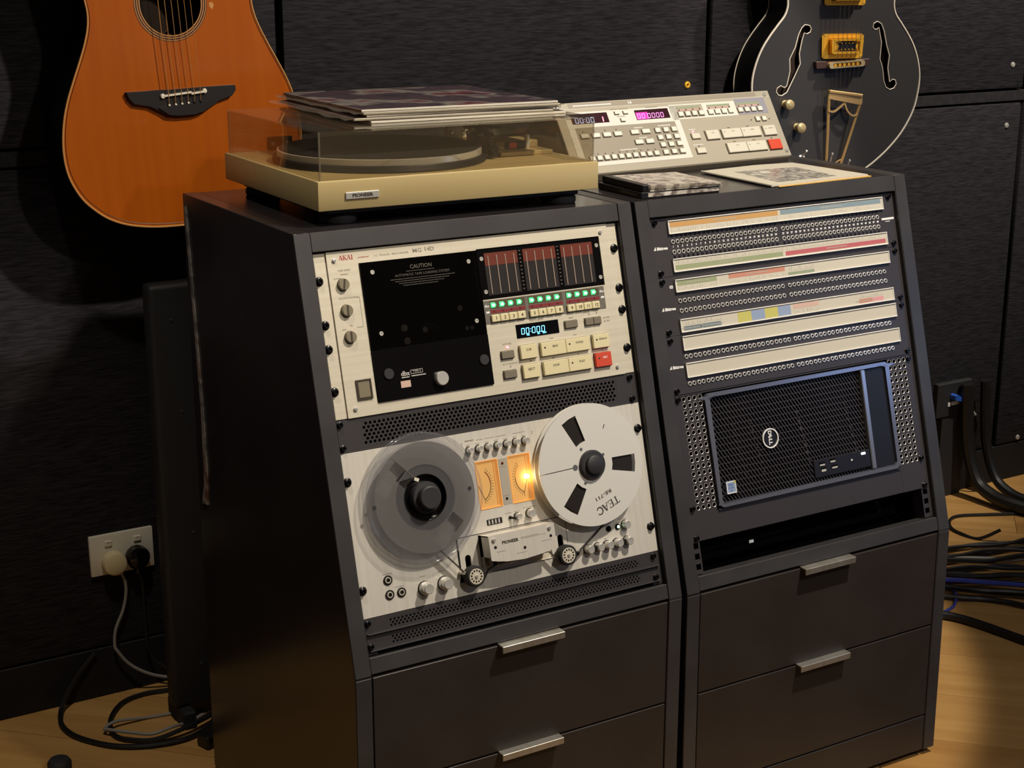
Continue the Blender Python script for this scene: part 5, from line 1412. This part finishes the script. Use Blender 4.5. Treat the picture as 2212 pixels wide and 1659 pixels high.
g = G(); g.tube(cr([(10, 14, 12), (24, 40, 8), (60, 70, 5), (110, 80, 4)], 6), 3.5, 8); part(g, 'cord', 'cord_black', t)
g = G(); g.lathe([(0, 0), (19, 0), (20, 4), (20, 12), (16, 18), (0, 20)], (0, 0, 0), (0, 0, 1), 24)
solo(g, 'rubber_foot', 'dark_rubber', 'dark round rubber-topped foot on the floor in the bottom left corner', 'foot', TR(-252, 556, 0))
g = G(); g.prism([(412, 8), (404, 12), (400, -20), (387, -160), (375, -315), (372, -400), (377, -462), (403, -467), (388, -430), (385, -315), (396, -160), (409, -20)], -29.4, -27.3, 'yz')
solo(g, 'paper_strip', 'strip_print', 'long narrow strip of printed paper down the back edge of the left rack', 'paper', TR(0, 0, FZ))

# ================================================================== right of the racks
t = thing('network_box', 'black network box with a blue plug on the wall right of the racks', 'network box', TR(2060, 778, FZ - 690))
g = G(); g.box(-58, 60, -17, 0, -45, 43, b=2); part(g, 'box', 'case_black', t)
g = G(); g.box(-22, -14, -19, -16, -18, -8); g.box(-10, 16, -19, -16, -16, -6); g.box(2, 10, -19, -16, 4, 10); part(g, 'socket', 'print_white', t)
g = G(); g.prism([(-16, 12), (-10, 16), (24, -2), (26, -10), (-16, 2)], -36, -18); g.tube([(20, -28, -6), (34, -32, -18)], 4, 8); part(g, 'plug', 'plug_blue', t)
g = G(); g.tube([(33, -32, -17), (56, -38, -46)], 4.2, 8); part(g, 'plug_boot', 'cord_grey', t)
g = G(); g.tube(cr([(56, -38, -46), (66, -38, -80), (60, -30, -140), (70, -26, -220), (90, -30, -252)], 6), 3.4, 8); part(g, 'cord', 'cord_black', t)
g = G(); g.box(2028, 2110, 764, 778, 0, 214, b=2); solo(g, 'black_column', 'case_black', 'black vertical trunking below the network box', 'column')  # plain black box from the network box down to the floor
for k, (a, r, lab) in enumerate(((0, 17, 'thick black cable, the left of two draping down to the floor at the right edge'), (64, 13, 'thick black cable, the right of two draping down to the floor at the right edge'))):
    g = G(); g.tube(cr([(2080 + a, 740, 300), (2092 + a, 735, 150), (2100 + a, 705, 58), (2102 + a, 655, r + 12), (2110 + a, 590, r + 4), (2150 + a, 510, r), (2260 + a, 420, r), (2400 + a, 380, r)], 8), r, 10)
    solo(g, 'cable', 'cord_black', lab, 'cable')
for k in range(15):
    f = k / 14
    lx, ly = 1766 + (1572 - 1766) * f, 480 + (296 - 480) * f; rx, ry = 1967 + (1673 - 1967) * f, 432 + (178 - 432) * f
    r = random.choice((4.2, 5, 5.6)); z = r + (11 if k % 2 else 0) + random.uniform(0, 4)
    dx, dy = rx - lx, ry - ly
    pts = [(lx + dx * q + (dy * .04 * sin(k * 2.3 + q * 6)), ly + dy * q + 9 * sin(k * 1.7 + q * 5), z + 3 * abs(sin(k + q * 3))) for q in (-.12, .2, .5, .8, 1.1, 1.5, 2.0, 2.6)]
    odd = k in (4, 11)
    zone = ('back', 'middle', 'front')[k // 5]
    plug = ('chrome', 'black plastic', 'grey metal', 'black rubber', 'dull brown')[k % 5]
    if k == 4: lab = 'grey cable among the bundle of black cables on the right floor'
    elif k == 11: lab = 'blue cable near the front of the cable bundle on the right floor'
    else: lab = 'black cable with %s plug, at the %s of the floor bundle' % (plug, zone)
    c = thing('cable', lab, 'cable', TR(*pts[0]), 'cables in the floor bundle')
    o_ = Vector(pts[0])
    g = G(); g.tube([tuple(Vector(p) - o_) for p in cr(pts, 5)], r, 7); part(g, 'cord', 'cord_black' if not odd else ('cord_grey' if k == 4 else 'cord_blue'), c)
    d_ = (Vector(pts[0]) - Vector(pts[1])).normalized()
    g = G(); g.lathe([(0, 0), (r + 2.4, 0), (r + 3, 3), (r + 3, 26), (r + 1.5, 34), (0, 34)], (0, 0, 0), tuple(d_), 14); part(g, 'plug', ['chrome', 'black_plastic', 'pc_silver', 'rubber', 'lab_yellow'][k % 5] if k % 5 != 4 else 'print_dim', c)
g = G(); g.tube(cr([(1480, 330, 8), (1560, 345, 8), (1610, 332, 8), (1612, 314, 8), (1588, 283, 6), (1549, 253, 4), (1498, 240, 4)], 8), 3.2, 8)
solo(g, 'cable', 'cord_blue', 'blue cable curling out beside the right rack in front of the bundle', 'cable')
g = G(); g.tube(cr([(2330, 520, 4), (2126, 569, 4), (2051, 602, 4), (1976, 636, 4), (1930, 626, 4), (1893, 586, 4), (1886, 544, 4), (1897, 503, 4), (1930, 470, 30)], 8), 4, 8)
solo(g, 'cable', 'cord_black', 'thin black cable bent in a loop on the shaded floor behind the bundle', 'cable')
g = G(); g.tube(cr([(1380, 330, 10), (1450, 262, 10), (1488, 222, 10), (1506, 190, 10), (1520, 138, 10), (1535, 50, 10), (1556, -60, 10)], 8), 8.6, 10)
solo(g, 'cable', 'cord_black', 'thick black cable crossing the lit wooden floor at the right', 'cable')
